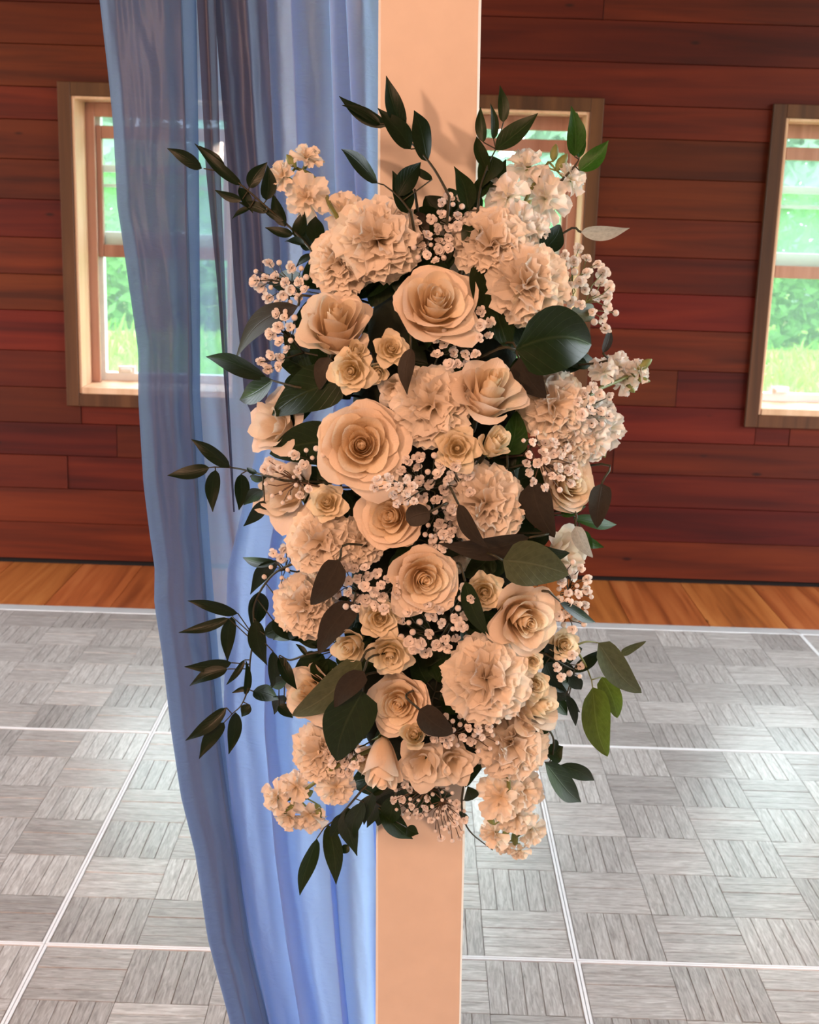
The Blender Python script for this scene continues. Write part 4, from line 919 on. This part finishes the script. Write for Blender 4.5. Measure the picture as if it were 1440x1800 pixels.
sprig('ruscus_sprig', 'long curling ruscus sprig with leaves fanned over the lower drape', [(528, 985), (480, 1010), (448, 1060), (447, 1110), (440, 1160), (437, 1205), (425, 1238), (408, 1255)],
      [(418, 1078, 330, 1056, 23), (402, 1087, 314, 1112, 17), (408, 1084, 400, 1164, 24), (407, 1165, 324, 1172, 22), (400, 1176, 333, 1206, 22), (398, 1244, 326, 1302, 22), (394, 1270, 350, 1334, 24), (414, 1252, 402, 1326, 23), (432, 1222, 432, 1160, 12), (430, 1160, 398, 1204, 10), (440, 1210, 408, 1218, 8), (445, 1215, 490, 1230, 28), (440, 1240, 425, 1260, 18), (484, 988, 427, 980, 16), (486, 985, 440, 1045, 26), (455, 1040, 442, 1108, 34), (450, 1090, 470, 1170, 32), (480, 1145, 478, 1210, 20), (465, 1115, 520, 1075, 30), (480, 1090, 540, 1130, 40), (530, 1105, 480, 1125, 30)], dq=.004)
sprig('ruscus_sprig', 'small curled ruscus leaves tucked beside the long olive leaf', [(540, 1150), (510, 1160), (492, 1152)],
      [(490, 1155, 522, 1212, 22), (505, 1190, 475, 1205, 20), (500, 1222, 482, 1256, 22), (490, 1240, 515, 1262, 20), (540, 1152, 520, 1132, 8)], dq=.0)
sprig('ruscus_sprig', 'ruscus sprig hanging lowest in front of the drape', [(640, 1385), (610, 1420), (590, 1440), (570, 1455)],
      [(557, 1474, 527, 1574, 28), (577, 1450, 591, 1555, 32), (612, 1420, 628, 1505, 34), (600, 1430, 578, 1478, 24), (640, 1410, 622, 1480, 30), (612, 1485, 600, 1500, 14), (655, 1395, 640, 1450, 26)], dq=.004, mat='leaf_salal')
sprig('ruscus_sprig', 'dark leaves curling round the bare post under the hanging rose', [(700, 1380), (690, 1410), (672, 1430)],
      [(665, 1420, 726, 1475, 36), (690, 1400, 680, 1450, 34), (715, 1455, 736, 1466, 20), (660, 1410, 645, 1455, 22)], dq=-.006, mat='leaf_salal')
sprig('ruscus_sprig', 'glossy dark leaf cluster over the floor beside the low carnation', [(950, 1265), (972, 1295), (972, 1325), (966, 1340)],
      [(958, 1340, 1022, 1410, 42), (985, 1345, 1045, 1372, 28), (962, 1330, 990, 1312, 34), (974, 1300, 978, 1322, 10), (965, 1280, 940, 1290, 16)], dq=.0, mat='leaf_salal')
sprig('ruscus_sprig', 'two dark green leaves against the orange boards and planks', [(975, 905), (1000, 905), (1015, 910)],
      [(1008, 912, 1084, 922, 24), (985, 905, 1030, 890, 20), (1025, 945, 1062, 962, 16), (1020, 935, 1042, 965, 18)], dq=-.01, mat='leaf_green')
sprig('eucalyptus_sprig', 'pale green eucalyptus leaf pair drooping over the floor', [(1000, 1140), (1030, 1128), (1052, 1130)],
      [(1052, 1130, 1128, 1218, 46, .01, 0), (1092, 1150, 1136, 1127, 14, 0, 20), (1060, 1150, 1078, 1170, 8)], 'leaf_euc', .0, 'salal', 'fresh green leaves at the edges', smat='stem')
sprig('eucalyptus_sprig', 'two yellow-green eucalyptus leaves hanging in front of the floor', [(1015, 1145), (1030, 1170), (1040, 1195)],
      [(1042, 1208, 1068, 1330, 50, .008, 0), (1058, 1190, 1085, 1262, 34, 0, 15)], 'leaf_lime', .0, 'salal', 'fresh green leaves at the edges', smat='stem')
sprig('ruscus_sprig', 'dark spiky leaves around the small outer spray rose', [(960, 1150), (985, 1165), (1010, 1178)],
      [(1010, 1182, 1056, 1142, 22), (1000, 1190, 1022, 1212, 22), (975, 1165, 960, 1130, 30), (985, 1175, 1010, 1200, 30), (1000, 1225, 1020, 1252, 14), (996, 1222, 1012, 1276, 14), (960, 1165, 985, 1210, 36)], dq=-.006)
sprig('ruscus_sprig', 'slim leaf lying over the white blooms by the orange boards', [(965, 1040), (985, 1058)], [(985, 1060, 1047, 1094, 20)], dq=.012)
sprig('ruscus_sprig', 'thin curling tendril with small leaves beside the bare post foot', [(815, 1380), (812, 1420), (825, 1460), (866, 1494)], [(822, 1440, 806, 1425, 12), (832, 1405, 822, 1382, 26)], dq=-.012, mat='leaf_salal')
# filler greenery: sprigs of dark leaves filling the gaps between the flowers
rnd = random.Random(77)
FILL = [((765, 640), 'dark filler leaves in the gap under the top rose'), ((690, 470), 'dark filler leaves between the top rose and the pale carnations'), ((730, 950), 'dark filler leaves around the black gap in the centre'),
        ((900, 850), 'dark filler leaves between the frilly carnation and the wall-side rose'), ((790, 1090), 'dark filler leaves behind the blooms below the middle rose'), ((600, 850), 'dark filler leaves under the largest rose'),
        ((880, 960), 'dark filler leaves behind the broad olive leaf'), ((760, 1230), 'dark filler leaves around the grey-brown oval leaf'), ((590, 1130), 'dark filler leaves behind the brown leaf near the drape'),
        ((950, 620), 'dark filler leaves behind the curled glossy leaf'), ((700, 1370), 'dark filler leaves behind the hanging closed rose'), ((800, 400), 'dark filler leaves behind the topmost blooms'),
        ((560, 660), 'dark filler leaves behind the loose flower over the drape'), ((930, 1180), 'dark filler leaves behind the tiniest spray rose'), ((570, 520), 'dark filler leaves behind the high rose by the drape'),
        ((850, 1290), 'dark filler leaves behind the low carnation')]
for (x, y), lab in FILL:
    lv = []
    for k in range(9):
        a = k * 2.4 + rnd.uniform(-.3, .3); d0, d1 = rnd.uniform(10, 35), rnd.uniform(70, 105)
        lv.append((x + d0 * math.cos(a), y + d0 * math.sin(a), x + d1 * math.cos(a), y + d1 * math.sin(a), rnd.uniform(38, 56), rnd.uniform(-.01, .008), rnd.uniform(-35, 35)))
    sprig('salal_sprig', lab, [(x, y + 14), (x, y), (x + 5, y - 14)], lv, 'leaf_salal', -.035, 'salal', 'dark filler leaves in the arrangement')
